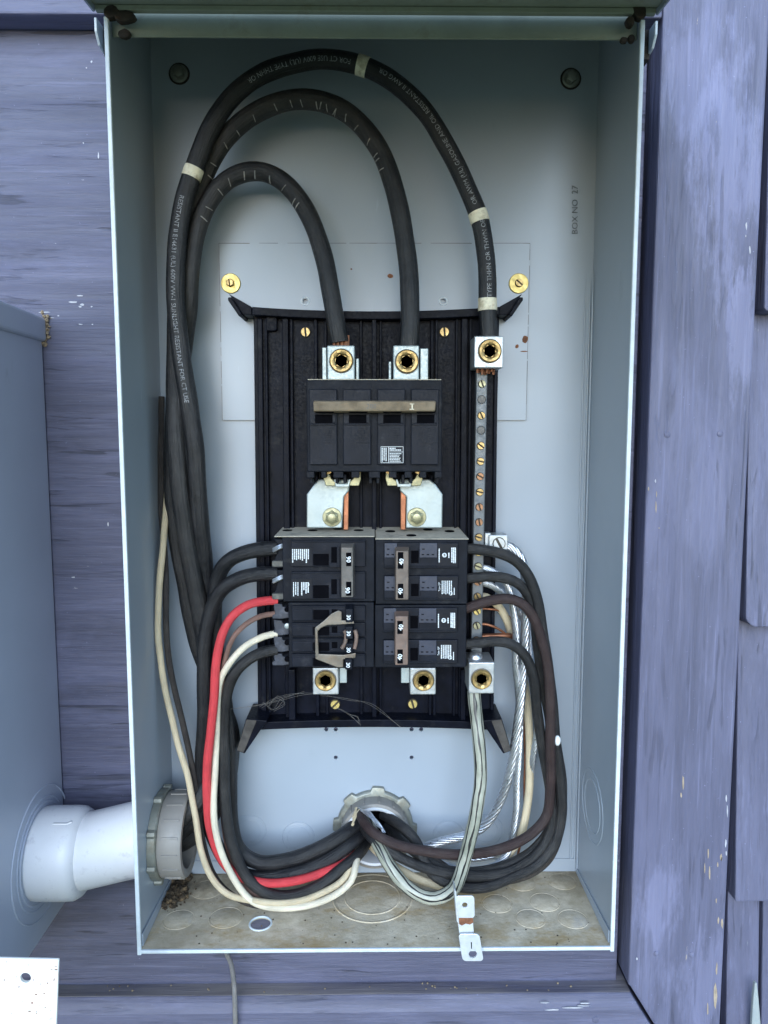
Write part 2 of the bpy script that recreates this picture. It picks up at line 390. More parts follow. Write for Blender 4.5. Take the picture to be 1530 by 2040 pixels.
M['cream'] = insul('cream insulation', (0.66, 0.55, 0.37), 0.42, 0.25, (0.36, 0.29, 0.19), 0.12)
M['ivory'] = insul('ivory insulation', (0.78, 0.70, 0.54), 0.42, 0.2, (0.45, 0.38, 0.28), 0.1)
M['greycord'] = insul('grey cord', (0.22, 0.21, 0.21), 0.5, 0.3, (0.3, 0.27, 0.22))
M['striped'] = striped('grey insulation with black stripes')
M['tape'] = plain('aged white tape', (0.80, 0.74, 0.57), 0.6, 0, 0.12, 150, 0.2, 600, (0.36, 0.28, 0.16), 0.45, 160)
M['crease'] = plain('bleached crease', (0.30, 0.29, 0.28), 0.7, 0, 0.4, 300)
M['pvc'] = plain('grey white pvc', (0.80, 0.79, 0.80), 0.36, 0, 0.05, 30, 0.1, 300, (0.48, 0.46, 0.48), 0.12, 60)
M['bushing'] = plain('grey plastic bushing', (0.25, 0.232, 0.21), 0.5, 0, 0.08, 60, 0.1, 400, (0.24, 0.22, 0.19), 0.3, 60)
M['bushinglight'] = plain('pale plastic liner', (0.62, 0.64, 0.68), 0.4, 0, 0.06, 60)
M['locknut'] = plain('zinc locknut', (0.27, 0.275, 0.24), 0.45, 0.5, 0.2, 60, 0.3, 300, (0.22, 0.20, 0.15), 0.35, 80)
M['whitecover'] = plain('white painted cover', (0.84, 0.83, 0.78), 0.45, 0, 0.03, 30, 0.15, 300, (0.34, 0.24, 0.15), 0.02, 90)
M['galv'] = plain('galvanised latch', (0.68, 0.71, 0.74), 0.4, 0.35, 0.1, 80, 0.15, 300, (0.40, 0.36, 0.30), 0.15, 90)
M['rust'] = plain('rust', (0.22, 0.09, 0.045), 0.9, 0, 0.45, 200, 0.6, 300, (0.08, 0.04, 0.025), 0.4, 120)
M['hinge'] = plain('blackened hinge and gap shade', (0.03, 0.022, 0.017), 0.8, 0, 0.4, 200, 0.5, 300, (0.10, 0.05, 0.03), 0.25, 120)
M['soil'] = plain('dark grime', (0.06, 0.042, 0.025), 1.0, 0, 0.6, 200, 0.9, 300, (0.30, 0.20, 0.10), 0.25, 200)
M['mud'] = plain('dried mud', (0.30, 0.23, 0.15), 1.0, 0, 0.4, 200, 0.9, 300, (0.16, 0.12, 0.08), 0.3, 200)
M['web'] = plain('cobweb', (0.16, 0.145, 0.13), 0.9)
M['dustystep'] = plain('dusty step', (0.13, 0.125, 0.11), 0.9, 0, 0.4, 120, 0.6, 300, (0.04, 0.04, 0.04), 0.5, 110)
M['slotshade'] = plain('screw slot shade', (0.05, 0.04, 0.028), 0.6, 0.3, 0.3, 120)  # shade inside the screw slot, painted as a dark floor
M['wingdust'] = plain('dusty black plastic', (0.055, 0.048, 0.042), 0.8, 0, 0.4, 90, 0.4, 400, (0.015, 0.015, 0.017), 0.4, 70)
M['socket'] = plain('shaded brass socket', (0.022, 0.014, 0.007), 0.8, 0, 0.3, 120, 0.1, 400, None, .5, 40, 0.08)  # brass taken near black: shade of the hex recess put into colour
M['rustdark'] = plain('dark rust', (0.075, 0.036, 0.022), 0.9, 0, 0.5, 250, 0.6, 300, (0.02, 0.014, 0.01), 0.5, 150)
M['barewood'] = plain('bare wood chip', (0.38, 0.30, 0.22), 0.8, 0, 0.25, 200)
M['chip'] = plain('old white primer', (0.48, 0.48, 0.52), 0.7, 0, 0.15, 200)
M['chalky'] = plain('bounce tinted chalky enamel', (0.30, 0.325, 0.27), 0.75, 0, 0.12, 40, 0.2, 300, (0.20, 0.19, 0.14), 0.2, 40)  # olive tint is green light bounced off the ground, put into the colour
M['handlebrown'] = plain('grey brown tie', (0.155, 0.118, 0.095), 0.5, 0, 0.3, 120, 0.2, 600, (0.10, 0.085, 0.075), 0.35, 80)
M['label'] = plain('black label', (0.010, 0.011, 0.016), 0.5, 0, 0.2, 60, 0.1, 400, None, .5, 40, 0.2)
def ground_mat():
    n = N('lawn'); v = n.map()
    c = n.mix(n.ramp(n.noise(v, 3, 6), 0.3, 0.7), (0.17, 0.175, 0.075), (0.27, 0.255, 0.12))
    return n.out(c, 0.95, 0, n.bump(n.noise(v, 60, 4), 0.5, 0.02))
M['ground'] = ground_mat()

# depth planes (metres behind the front edge of the open box)
YB = 0.100      # inside of the back of the box
YW = 0.106      # face of the plywood panel
YT = 0.085      # face of the trim boards
# ------------------------------------------------------------------ setting: ground and wall
bm = NB(); box(bm, -60, 60, -60, 60, -0.3, 0.0); tag(obj('ground', bm, M['ground']), kind='structure')

wall = thing('house_wall', 'lavender grey painted wooden house wall carrying the grey electrical boxes', 'wall', (0, 0.2, 0))
bm = NB(); box(bm, -2.2, 2.2, 0.14, 0.30, 0, 2.9); obj('wall_sheathing', bm, M['slab'], wall)
zl = P(1240, 1960, YW).z
xr = P(1297, 200, YW).x + 0.002
bm = NB(); box(bm, -0.95, xr - 0.006, YW, 0.139, zl - 0.02, 1.98); obj('plywood_panel', bm, M['panelwood'], wall, bevel=0.001)
PANEL = [o for o in wall.children if o.name == 'plywood_panel'][0]
# right trim board
tl = P(1315, 200, YT).x; tr = P(1491, 900, YT).x
bm = NB()
a = P(1246, 1966, YT); b_ = P(1293, 2040, YT)
zc = a.z; slope = (a.z - b_.z) / (b_.x - a.x)
wprism(bm, [(tl, 1.98), (tl, zc + 0.001), (tl + 0.002, zc), (tr, zc - slope * (tr - tl)), (tr, 1.98)], YT, 0.139)
trim = obj('trim_board', bm, M['trimwood'], wall, bevel=0.0018)
for px, py in ((1330, 866), (1435, 864), (1308, 1900), (1378, 1902)):
    c = P(px, py, YT - 0.0002); bm = NB(); lathe(bm, c, 'Y', [(0.0026, -0.001), (0.0026, 0.0003), (0.0019, 0.0007), (0.0004, 0.0008)], 14)
    obj('nail_head', bm, M['trimwood'], trim, 40)
def chips(parent, y, lst, m):
    for px, py, w, h in lst:
        bm = NB(); n_ = 9
        prism(bm, [(px + w/2*math.cos(2*math.pi*i/n_)*random.uniform(.55,1.15), py + h/2*math.sin(2*math.pi*i/n_)*random.uniform(.6,1.1)) for i in range(n_)], y - 0.00025, y + 0.0006)
        obj('paint_chip', bm, M[m], parent)
chips(trim, YT, [(1361,1560,5,34),(1357,1584,4,14),(1411,1700,3,26),(1414,1740,4,30),(1404,1730,3,22),(1430,1722,3,12),(1437,1708,5,16),(1427,1795,3,14),(1431,1835,4,16),(1439,1840,5,22),(1428,1930,4,26),(1425,1985,9,52),(1410,2010,3,24),(1308,985,2,14),(1307,1010,3,26),(1292,974,3,8),(1313,1052,3,3)], 'barewood')
chips(trim, YT, [(1447,1590,4,16),(1449,1615,3,26),(1446,1680,4,18),(1447,1700,3,14),(1438,1712,3,9),(1487,450,4,18),(1494,497,4,18),(1486,470,2,5),(1269,1910,3,6),(1306,958,3,9)], 'chip')
# bottom trim: sloping dusty ledge and rounded face, mitred into the right trim board
bm = NB()
zt = P(700, 1957, YW).z; zf = P(700, 1990, YT).z
pr = [(YW + 0.03, zt), (YW, zt), (YT + 0.003, zf + 0.002), (YT, zf - 0.002), (YT - 0.004, zf - 0.010), (YT - 0.004, zf - 0.10), (YW + 0.03, zf - 0.10)]
def miter(z, y): return tl + max(0.0, (zc - z) / slope) - 0.0015
L_ = [bm.verts.new((-0.95, y, z)) for y, z in pr]; R_ = [bm.verts.new((miter(z, y), y, z)) for y, z in pr]
for i in range(len(pr)): bm.faces.new((L_[i], R_[i], R_[(i+1) % len(pr)], L_[(i+1) % len(pr)]))
bm.faces.new(L_); bm.faces.new(R_)
sill = obj('bottom_trim', bm, M['sillwood'], wall, bevel=0.001)
sill.data.materials.append(M['ledgewood'])
for p in sill.data.polygons:
    if p.normal.z > 0.9: p.material_index = 1
bm = NB(); lathe(bm, P(1187, 2032, YT - 0.0042), 'Y', [(0.0030, -0.001), (0.0030, 0.0003), (0.0021, 0.0007)], 14)
obj('nail_head', bm, M['trimwood'], sill, 40)
# board above, left of the box, its lower edge in sight
zh = P(90, 33, YT).z
bm = NB(); box(bm, -0.95, tl - 0.002, YT - 0.004, YW - 0.0005, zh, 1.98); obj('header_board', bm, M['sillwood'], wall, bevel=0.0015)
chips(PANEL, YW, [(159,589,13,3),(146,602,20,4),(164,607,9,5),(160,611,8,4),(182,611,4,3),(116,629,4,3),(160,646,9,2.5),(184,646,4,2),(88,622,24,3),(100,633,16,2),(182,123,4,6),(172,135,3,3),(196,310,3,16),(166,285,3,3),(215,1045,3,10),(146,1150,8,3)], 'chip')
chips(PANEL, YW, [(91,650,9,16),(93,668,8,12)], 'barewood')
chips(sill, YT - 0.004, [(1165,1999,26,2.5),(1140,2008,44,3),(1100,2012,30,3),(1160,2004,30,2),(1085,1998,20,2)], 'chip')
# cedar shingles right of the trim
def shingle(pxl, z_top, py_b, width, yb_front, rnd=0.0, mt='shingle', lean=0.0, pyl=None):
    c = P(pxl, py_b, yb_front); x0 = c.x; z0 = c.z; x1 = x0 + width
    bm = NB(); o = []
    if rnd:
        for k in range(6):
            t = math.pi + k / 5 * math.pi / 2; o.append((x0 + rnd + rnd * math.cos(t), z0 + rnd + rnd * math.sin(t)))
    else: o.append((x0, z0))
    o += [(x1, z0 + 0.001), (x1, z_top), (x0 + lean, z_top)]
    f = [bm.verts.new((x, yb_front + (0.022 * (z - z0) / (z_top - z0)), z)) for x, z in o]
    b = [bm.verts.new((x, 0.1385, z)) for x, z in o]
    bm.faces.new(f); bm.faces.new(list(reversed(b)))
    for i in range(len(o)): bm.faces.new((f[i], b[i], b[(i+1) % len(o)], f[(i+1) % len(o)]))
    return obj('shingle', bm, M[mt], wall, bevel=0.0012)
zs1 = P(1525, 620, 0.086).z; zs2 = P(1487, 1248, 0.086).z; zs3 = P(1466, 1797, 0.086).z
for (px, ztop, py, yy, r) in ((1523, 1.98, 620, 0.084, 0.004), (1486, zs1 + 0.03, 1250, 0.084, 0.010), (1465, zs2 + 0.03, 1797, 0.086, 0.002), (1443, zs3 + 0.03, 2330, 0.092, 0.002)):
    x_here = px
    wdt = 0.030 if py == 2330 else 0.14
    shingle(px, ztop, py, wdt, yy, r)
    xn = P(px, py, yy).x + wdt + 0.003
    for k in range(4):
        w_ = random.uniform(0.10, 0.18); c = P(px, py, yy)
        d = (xn - c.x) / MPP(px, py, yy)
        shingle(px + d, ztop, py + random.uniform(-4, 4), w_, yy + random.uniform(0, 0.003), 0.003); xn += w_ + 0.003
bm = NB(); a = P(1499, 1980, 0.092); 
prism(bm, [(1504, 1960), (1509, 1958), (1512, 1990), (1516, 2040), (1516, 2200), (1496, 2200), (1498, 2040), (1501, 1990)], 0.0915, 0.096); obj('weathered_strip', bm, M['weathered'], wall, bevel=0.001)

# ------------------------------------------------------------------ the open enclosure
enc = thing('panel_enclosure', 'open grey metal electrical panel box with its lid raised', 'electrical box', P(748, 1889, 0.05))
TLc, TRc = P(215, 60, 0), P(1284, 60, 0); BLc, BRc = P(273, 1893, 0), P(1218, 1887, 0)
xl = (TLc.x + BLc.x) / 2; xq = (TRc.x + BRc.x) / 2; zb_l, zb_r = BLc.z, BRc.z; zb = (zb_l + zb_r) / 2
zt0 = P(748, 62, YB).z
TH = 0.0016
bm = NB(); box(bm, xl, xq, YB, YB + 0.003, zb, zt0 + 0.02)
back = obj('back_wall', bm, M['paint'], enc)
cb = NB()
for px, py, r in ((650,1453,4.2),(669,1453,4.2),(820,1453,4.2),(839,1453,4.2),(669,1509,4),(820,1509,4)):
    lathe(cb, P(px, py, YB) + Vector((0, 0.02, 0)), 'Y', [(r * MPP(px, py, YB), 0), (r * MPP(px, py, YB), 0.04)], 14)
cut(back, cb)
for s, x in ((-1, xl), (1, xq)):
    bm = NB()
    za = zb
    box(bm, min(x, x - s * TH), max(x, x - s * TH), 0.0, YB, za, zt0)
    sw = obj('side_wall', bm, M['paint'], enc)
    bm = NB(); box(bm, min(x + s*0.0004, x - s * (TH + 0.0011)), max(x + s*0.0004, x - s * (TH + 0.0011)), -0.003, -0.0002, za - 0.002, P(748, 40, 0).z)
    obj('rolled_edge', bm, M['edge'], sw, bevel=0.0006)
    # welded floor tab, tapering to the back
    bm = NB(); xi = x - s * (TH + 0.0002); xo = xi - s * 0.0012
    pts = [(0.002, zb + 0.002), (YB - 0.002, zb + 0.002), (YB - 0.002, zb + 0.006), (0.002, zb + 0.0125)]
    hexa(bm, [(xi, y, z) for y, z in pts] + [(xo, y, z) for y, z in pts]); obj('floor_tab', bm, M['paint'], sw, bevel=0.0003)
# soft corner ridges where back meets right side
for dx in (-0.0012, -0.0052, 0.0):
    bm = NB(); x = xq - TH + dx - 0.0008
    lathe(bm, Vector((x, YB - 0.0002 if dx else YB - 0.004, zb)), 'Z', [(0.0009, 0.004), (0.0009, 0.50), (0.0002, 0.53)], 8)
    obj('corner_seam', bm, M['paint'], back, 60)
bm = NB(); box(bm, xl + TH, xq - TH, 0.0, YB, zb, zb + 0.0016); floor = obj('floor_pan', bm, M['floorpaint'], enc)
fh = P(519, 1838, 0.03)
def on_floor(px, py):
    d = MR @ Vector(((px - W/2)/F, (H/2 - py)/F, -1.0)); return CAM + d * ((zb + 0.0016 - CAM.z) / d.z)
cb = NB(); lathe(cb, on_floor(519, 1840) - Vector((0, 0, 0.02)), 'Z', [(0.0085, 0), (0.0085, 0.04)], 24); cut(floor, cb)
bm = NB(); box(bm, xl, xq, -0.0028, -0.0003, zb - 0.001, zb + 0.0018); obj('floor_lip', bm, M['edge'], floor, bevel=0.0007)
bm = NB(); ringt(bm, on_floor(519, 1840), 'Z', 0.0088, 0.0008, 24); obj('hole_rim', bm, M['edge'], floor, 50)
bm = NB(); box(bm, xl + TH + 0.001, xq - TH - 0.001, YB - 0.0014, YB - 0.0002, zb + 0.0018, P(748, 1712, YB).z); obj('rear_tab', bm, M['paint'], enc, bevel=0.0004)
bm = NB(); box(bm, xl, xq, 0.0, YB + 0.003, zt0, zt0 + TH); obj('top_wall', bm, M['paint'], enc)
zfl = P(748, 76, 0.006).z
bm = NB(); box(bm, xl + TH + 0.0005, xq - TH - 0.0005, 0.006, 0.0078, zfl, zt0 - 0.0003); obj('top_flange', bm, M['chalky'], enc, bevel=0.0006)
# knockouts
def ko(c, axis, r, parent, ri=None, ridge=0.00042):
    bm = NB(); ringt(bm, c, axis, r, ridge, 40)
    lathe(bm, c, axis, [(r * 0.93, -0.001), (r * 0.93, 0.0002), (r * 0.86, 0.0005)], 36)
    if ri: ringt(bm, c + AX[axis][2] * 0.0004, axis, ri, ridge * 0.9, 32)
    return obj('knockout', bm, parent.data.materials[0], parent, 30)
for px, py, r, ri in ((497,1655,33,22),(594,1668,32,22),(893,1664,30,21),(968,1655,34,23)):
    k = MPP(px, py, YB); ko(P(px, py, YB), 'Y', r * k, back, ri * k)
for px, py, r in ((356,1832,.0125),(450,1828,.0135),(412,1772,.0135),(1057,1830,.0120),(1141,1831,.0120),(1085,1797,.0125),(1120,1756,.0120),(1038,1758,.0125),(990,1800,.0125),(500,1770,.0125)):
    ko(on_floor(px, py), 'Z', r, floor)
ko(on_floor(742, 1788), 'Z', 0.0335, floor, 0.0235, 0.0008)
rw = [o for o in enc.children if o.name.startswith('side_wall')]
for (y, dz, r) in ((0.058, 0.085, 0.030), (0.058, 0.085, 0.022)):
    bm = NB(); ringt(bm, Vector((xq - TH, y, zb + dz)), 'X', r, 0.0005, 40); obj('knockout', bm, M['paint'], rw[1], 40)
# raised mounting plate behind the interior
YPL = 0.0962
bm = NB(); prism(bm, [(436,484),(1056,484),(1048,837),(443,837)], YPL, YB - 0.0004)
plate = obj('mounting_plate', bm, M['paint'], enc)
plate.data.materials.append(M['handle'])
for p in plate.data.polygons:
    if abs(p.normal.y) < 0.5: p.material_index = 1
for (x0, y0, x1, y1) in ((436,484,1056,484),(436,484,443,837),(1056,484,1048,837)):
    t_ = 0.0
    while t_ < 1:
        e_ = min(1.0, t_ + random.uniform(.03, .2)); k_ = MPP(700, 600, YPL); hw = random.uniform(.5, 1.0)
        a_, b_2 = (x0 + (x1-x0)*t_, y0 + (y1-y0)*t_), (x0 + (x1-x0)*e_, y0 + (y1-y0)*e_)
        bm = NB()
        prism(bm, [(a_[0], a_[1]), (b_2[0], b_2[1]), (b_2[0], b_2[1] + hw*1.6), (a_[0], a_[1] + hw)] if y0 == y1 else [(a_[0] - hw/2, a_[1]), (a_[0] + hw/2, a_[1]), (b_2[0] + hw/2, b_2[1]), (b_2[0] - hw/2, b_2[1])], YPL - 0.0001, YPL + 0.001)
        obj('chipped_edge', bm, M['handle'], plate); t_ = e_ + random.choice((0, 0, .01, .03))
cb = NB()
for px in (608, 883): lathe(cb, P(px, 600, YPL) + Vector((0, 0.02, 0)), 'Y', [(0.0021, 0), (0.0021, 0.04)], 14)
cut(plate, cb)
for px in (608, 883):
    bm = NB(); ringt(bm, P(px, 600, YPL), 'Y', 0.0032, 0.0006, 20); obj('hole_rim', bm, M['edge'], plate, 50)
for px, py, w, h, m in ((1046,676,6,9,'rust'),(1030,690,4,5,'rust'),(778,550,7,5,'rust'),(700,536,2,2,'rust'),(1044,700,9,1.2,'rust')):
    bm = NB(); prism(bm, [(px + w*math.cos(t)*random.uniform(.7,1.1), py + h*math.sin(t)*random.uniform(.7,1.1)) for t in [i*math.pi/5 for i in range(10)]], YPL - 0.0002, YPL + 0.001); obj('rust_spot', bm, M[m], plate)
def screw(name, c, r, m, parent, ang=0.6, slot=True, h=0.0026, axis='Y'):
    """slotted pan head: two half domes standing on a lower disc"""
    bm = NB()
    if not slot: lathe(bm, c, axis, [(r, -0.001), (r, h * 0.3), (r * 0.93, h * 0.42)], 20)
    if slot:
        g = r * 0.2
        for sgn in (1, -1):
            o = []
            for k in range(11):
                t = -math.pi/2 + math.pi * k / 10; x, z = r * 0.86 * math.cos(t), r * 0.86 * math.sin(t)
                o.append((max(g, x) * sgn, z * (1 if x > g * 0.2 else 0.99)))
            ca, sa = math.cos(ang), math.sin(ang)
            oo = [(c.x + x*ca - z*sa, c.z + x*sa + z*ca) for x, z in o]
            wprism(bm, oo, c.y - h, c.y - h * 0.40)
    o = obj(name, bm, m, parent, 35)
    if slot:
        bm = NB(); lathe(bm, c, axis, [(r, -0.001), (r, h * 0.3), (r * 0.93, h * 0.41)], 20); obj('slot_floor', bm, M['slotshade'], o if parent.parent is None else parent, 35)
    return o
for px, py, hx in ((460, 565, True), (1033, 565, False)):
    c = P(px, py, YPL); bm = NB(); r = 19.5 * MPP(px, py, YPL)
    lathe(bm, c, 'Y', [(r, -0.0005), (r, 0.0012), (r * 0.95, 0.0017), (r * 0.2, 0.0019)], 36)
    w_ = obj('brass_washer', bm, M['gold'], plate, 30)
    if hx:
        bm = NB(); lathe(bm, c, 'Y', [(hexr(r * .42), 0.0015), (hexr(r * .42), 0.0042), (hexr(r * .34), 0.0048)], 24); obj('hex_screw', bm, M['brass'], w_, 25)
        bm = NB(); wprism(bm, [(c.x - .0006, c.z - .003), (c.x + .0004, c.z - .003), (c.x - .0004, c.z + .003), (c.x - .0012, c.z + .003)], c.y - 0.00495, c.y - 0.0046); obj('screw_slot', bm, M['slot'], w_)
    else: screw('slot_screw', c - Vector((0, 0.0018, 0)), r * 0.42, M['brass'], w_, 0.85, True, 0.003)
for px, py in ((357, 147), (1137, 157)):
    c = P(px, py, YB); bm = NB(); lathe(bm, c, 'Y', [(0.0072, -0.001), (0.0072, 0.001), (0.0062, 0.0018), (hexr(0.0048), 0.0019), (hexr(0.0046), 0.0052), (0.0026, 0.006)], 24)
    obj('mounting_bolt', bm, M['locknut'], back, 30)
for px, py in ((357, 147), (1137, 157)):
    c = P(px, py, YB); bm = NB(); ringt(bm, c, 'Y', 0.0078, 0.0008, 24); obj('dark_ring', bm, M['hinge'], back, 40)  # dark ring round each bolt
# pressed lettering on the back, reading upwards
bm = NB()
for body, py, n_ in (('BOX', 440, 3), ('NO', 412, 2), ('27', 376, 2)):
    text(bm, body, P(1145, {'BOX': 448, 'NO': 411, '27': 378}[body], YB), 12.0 * MPP(1145, 420, YB), R(91), 0.0002)
bmesh.ops.solidify(bm, geom=bm.faces[:], thickness=0.0006)
M['stamp'] = plain('dark stamped enamel', (0.17, 0.19, 0.20), 0.5, 0, 0.5, 300)  # letters darker than the grey enamel
obj('stamped_lettering', bm, M['stamp'], back)
# raised lid: shallow pan hinged along the top
LIDLEN, LIDSL = 0.62, R(-5)
xa, xb = P(186, 31, 0).x, P(1310, 31, 0).x; zl0 = P(748, 30, 0).z
bm = NB()
def lp(x, d, h): return Vector((x, -d * math.cos(LIDSL) - 0.001, zl0 + 0.0015 + d * math.sin(LIDSL) + h))
hexa(bm, [lp(xa,0,.003), lp(xb,0,.003), lp(xb,LIDLEN,.003), lp(xa,LIDLEN,.003), lp(xa,0,.0045), lp(xb,0,.0045), lp(xb,LIDLEN,.0045), lp(xa,LIDLEN,.0045)])
lid = obj('lid', bm, M['chalky'], enc)
for x in (xa, xb - 0.0015):
    bm = NB(); hexa(bm, [lp(x,-.0,-.001), lp(x+.0015,-.0,-.001), lp(x+.0015,LIDLEN,-.001), lp(x,LIDLEN,-.001), lp(x,-.0,0.0028), lp(x+.0015,-.0,0.0028), lp(x+.0015,LIDLEN,0.0028), lp(x,LIDLEN,0.0028)])
    obj('lid_skirt', bm, M['paint'], lid)
bm = NB(); box(bm, xa + .002, xb - .002, -0.0035, 0.0015, zl0 + 0.0005, zl0 + 0.0040); obj('lid_rear_rail', bm, M['chalky'], lid, bevel=0.0006)
# lid ears wrapping the box top corners
for s, x in ((-1, P(190, 60, 0.002).x), (1, P(1303, 60, 0.002).x)):
    p1, p2, p3 = P(188, 34, 0.0), P(192, 62, 0.0), P(199, 88, 0.004)
    prof = [(0.0, p1.z), (0.0, p2.z), (0.006, p3.z), (0.055, p3.z - 0.004), (0.055, p1.z)]
    x2 = x + 0.0018
    bm = NB(); k1 = [bm.verts.new((x, y, z)) for y, z in prof]; k2 = [bm.verts.new((x2, y, z)) for y, z in prof]
    bm.faces.new(k1); bm.faces.new(list(reversed(k2)))
    for i in range(5): bm.faces.new((k1[i], k2[i], k2[(i+1) % 5], k1[(i+1) % 5]))
    e = obj('lid_ear', bm, M['edge'], lid, bevel=0.0004)
    bm = NB(); box(bm, min(x + .002, x - s*0.008), max(x + .002 , x - s*0.008) - 0.001, 0.012, 0.05, p3.z - 0.004, p1.z); obj('ear_gap_shade', bm, M['hinge'], e)  # dark block standing in for the shadow between ear and box
for px0, px1, py0, py1, m in ((206, 236, 8, 36, 'hinge'), (228, 266, 20, 42, 'hinge'), (232, 260, 56, 75, 'hinge'), (1262, 1290, 2, 36, 'hinge'), (1248, 1266, 30, 50, 'hinge'), (1252, 1266, 66, 84, 'hinge'), (1236, 1252, 72, 84, 'hinge')):
    bm = NB(); n_ = 9; cx, cy = (px0+px1)/2, (py0+py1)/2
    prism(bm, [(cx + (px1-px0)/2*1.15*math.cos(2*math.pi*i/n_)*random.uniform(.75,1.05), cy + (py1-py0)/2*1.15*math.sin(2*math.pi*i/n_)*random.uniform(.75,1.05)) for i in range(n_)], 0.002 if py0 > 45 else -0.004, 0.0058 if py0 > 45 else 0.002)
    obj('hinge_bracket', bm, M[m], enc, bevel=0.001)

# ------------------------------------------------------------------ hasp on the floor lip
hs = thing('latch_hasp', 'small rusty metal latch tab hanging over the front lip of the box floor', 'latch', P(935, 1840, -0.004))
def rrect(x0, y0, x1, y1, r, sk=0.0):
    o = []
    for cx, cy, a0 in ((x1-r, y0+r, -90), (x1-r, y1-r, 0), (x0+r, y1-r, 90), (x0+r, y0+r, 180)):
        for k in range(5):
            t = R(a0 + 22.5*k); o.append((cx + r*math.cos(t) + sk*(cy + r*math.sin(t) - y0), cy + r*math.sin(t)))
    return o
bm = NB(); prism(bm, rrect(908, 1785, 945, 1829, 6, 0.02), -0.006, -0.0048); u = obj('upper_plate', bm, M['galv'], hs, bevel=0.0003)
cb = NB(); lathe(cb, P(926, 1803, -0.006) + Vector((0,.01,0)), 'Y', [(0.0021,0),(0.0021,.02)], 14); cut(u, cb)
bm = NB(); prism(bm, [(905,1770),(909,1778),(915,1842),(910,1836)], -0.0065, 0.006); obj('side_strap', bm, M['galv'], hs, bevel=0.0003)
bm = NB(); prism(bm, [(911,1829),(942,1829),(944,1860),(915,1860)], -0.0052, -0.0040); k = obj('rusty_neck', bm, M['galv'], hs, bevel=0.0003)
bm = NB(); prism(bm, [(911,1829),(942,1828),(943,1838),(936,1842),(928,1840),(920,1844),(913,1840)], -0.0055, -0.0051); obj('rust_patch', bm, M['rust'], k)
bm = NB(); prism(bm, rrect(913, 1861, 955, 1915, 7, 0.16), -0.0085, -0.0072); u = obj('lower_plate', bm, M['galv'], hs, bevel=0.0003)
cb = NB(); c0 = P(942, 1901, -0.0085); lathe(cb, c0 + Vector((0,.01,0)), 'Y', [(0.0032,0),(0.0032,.02)], 18); cut(u, cb)
bm = NB(); wprism(bm, [(P(938,1877,-.0085).x, P(938,1877,-.0085).z), (P(940,1877,-.0085).x, P(938,1877,-.0085).z), (P(940,1890,-.0085).x, P(938,1890,-.0085).z), (P(938.5,1890,-.0085).x, P(938,1890,-.0085).z)], -0.0087, -0.0080); obj('slit', bm, M['slot'], u)

# ------------------------------------------------------------------ meter box at the left
mx = P(88, 700, YW).x
mt_ = thing('meter_box', 'blue grey metal meter box at the left edge of the picture', 'electrical box', (mx - 0.1, 0.05, P(122, 1790, YW).z))
z0 = P(122, 1790, YW).z; ztb = P(88, 672, YW).z
bm = NB(); box(bm, mx - 0.25, mx, -0.130, YW - 0.001, z0, ztb); obj('body', bm, M['meter'], mt_, bevel=0.003, seg=3)  # unseen front extended forward to shade the gap between the boxes
pa, pb = P(88, 655, YW - 0.002), P(0, 612, 0.03)
bm = NB(); sl_ = 0.10
yA, yBk = -0.135, YW - 0.001; zA = ztb - 0.004
hood = [(yA, zA), (yBk, zA), (yBk, zA + 0.020), (yA, zA + 0.020 + sl_ * (yBk - yA) * 0.25)]
k1 = [bm.verts.new((mx - 0.254, y, z)) for y, z in hood]; k2 = [bm.verts.new((mx + 0.0035, y, z)) for y, z in hood]
bm.faces.new(k1); bm.faces.new(list(reversed(k2)))
for i in range(4): bm.faces.new((k1[i], k2[i], k2[(i+1) % 4], k1[(i+1) % 4]))
obj('hood', bm, M['meter'], mt_, bevel=0.003, seg=3)
PY = 0.058
def on_side(px, py, x):
    d = MR @ Vector(((px - W/2)/F, (H/2 - py)/F, -1.0)); return CAM + d * ((x - CAM.x) / d.x)
kc = on_side(82, 1700, mx); kc.y = PY; 
kz = P(100, 1698, PY).z; kc.z = kz
for r, t in ((0.054, 0.0009), (0.045, 0.0009), (0.0405, 0.0014)):
    bm = NB(); ringt(bm, kc, 'X', r, t, 48); obj('knockout_ring', bm, M['meter'], mt_, 40)
# ------------------------------------------------------------------ pvc conduit between the boxes
lw = xl
ax_l = Vector((mx + 0.0, PY, kz)); ax_r = Vector((lw, PY, P(268, 1672, PY).z))
cond = thing('pvc_conduit', 'white plastic conduit pipe joining the meter box to the open panel', 'pipe', ax_l)
dirv = Vector((1, 0, 0)); u_, v_ = Vector((0,1,0)), Vector((0,0,1))
bm = NB(); bl = P(160, 1700, PY).x - mx
lathe(bm, ax_l, 'X', [(0.0362, -0.003), (0.0372, 0.004), (0.0372, bl - 0.006), (0.0368, bl), (0.0345, bl + 0.004), (0.0305, bl + 0.006)], 48); obj('bell_socket', bm, M['pvc'], cond, 50)
bm = NB(); p0 = ax_l + Vector((bl - 0.004, 0, -0.001)); ax_r = Vector((lw, PY, P(268, 1661, PY).z)); dd = (ax_r - p0).normalized()
aa = dd.cross(Vector((0,0,1))).normalized(); bb = aa.cross(dd)
lathe(bm, p0, 'X', [(0.0301, 0), (0.0301, (ax_r - p0).length + 0.001)], 48, True, (aa, bb, dd)); obj('pipe', bm, M['pvc'], cond, 50)
bm = NB(); prism(bm, [(105, 1641), (132, 1641), (142, 1637), (143, 1639), (133, 1643), (105, 1643)], PY - 0.0366, PY - 0.034); obj('mould_mark', bm, M['pvc'], cond)
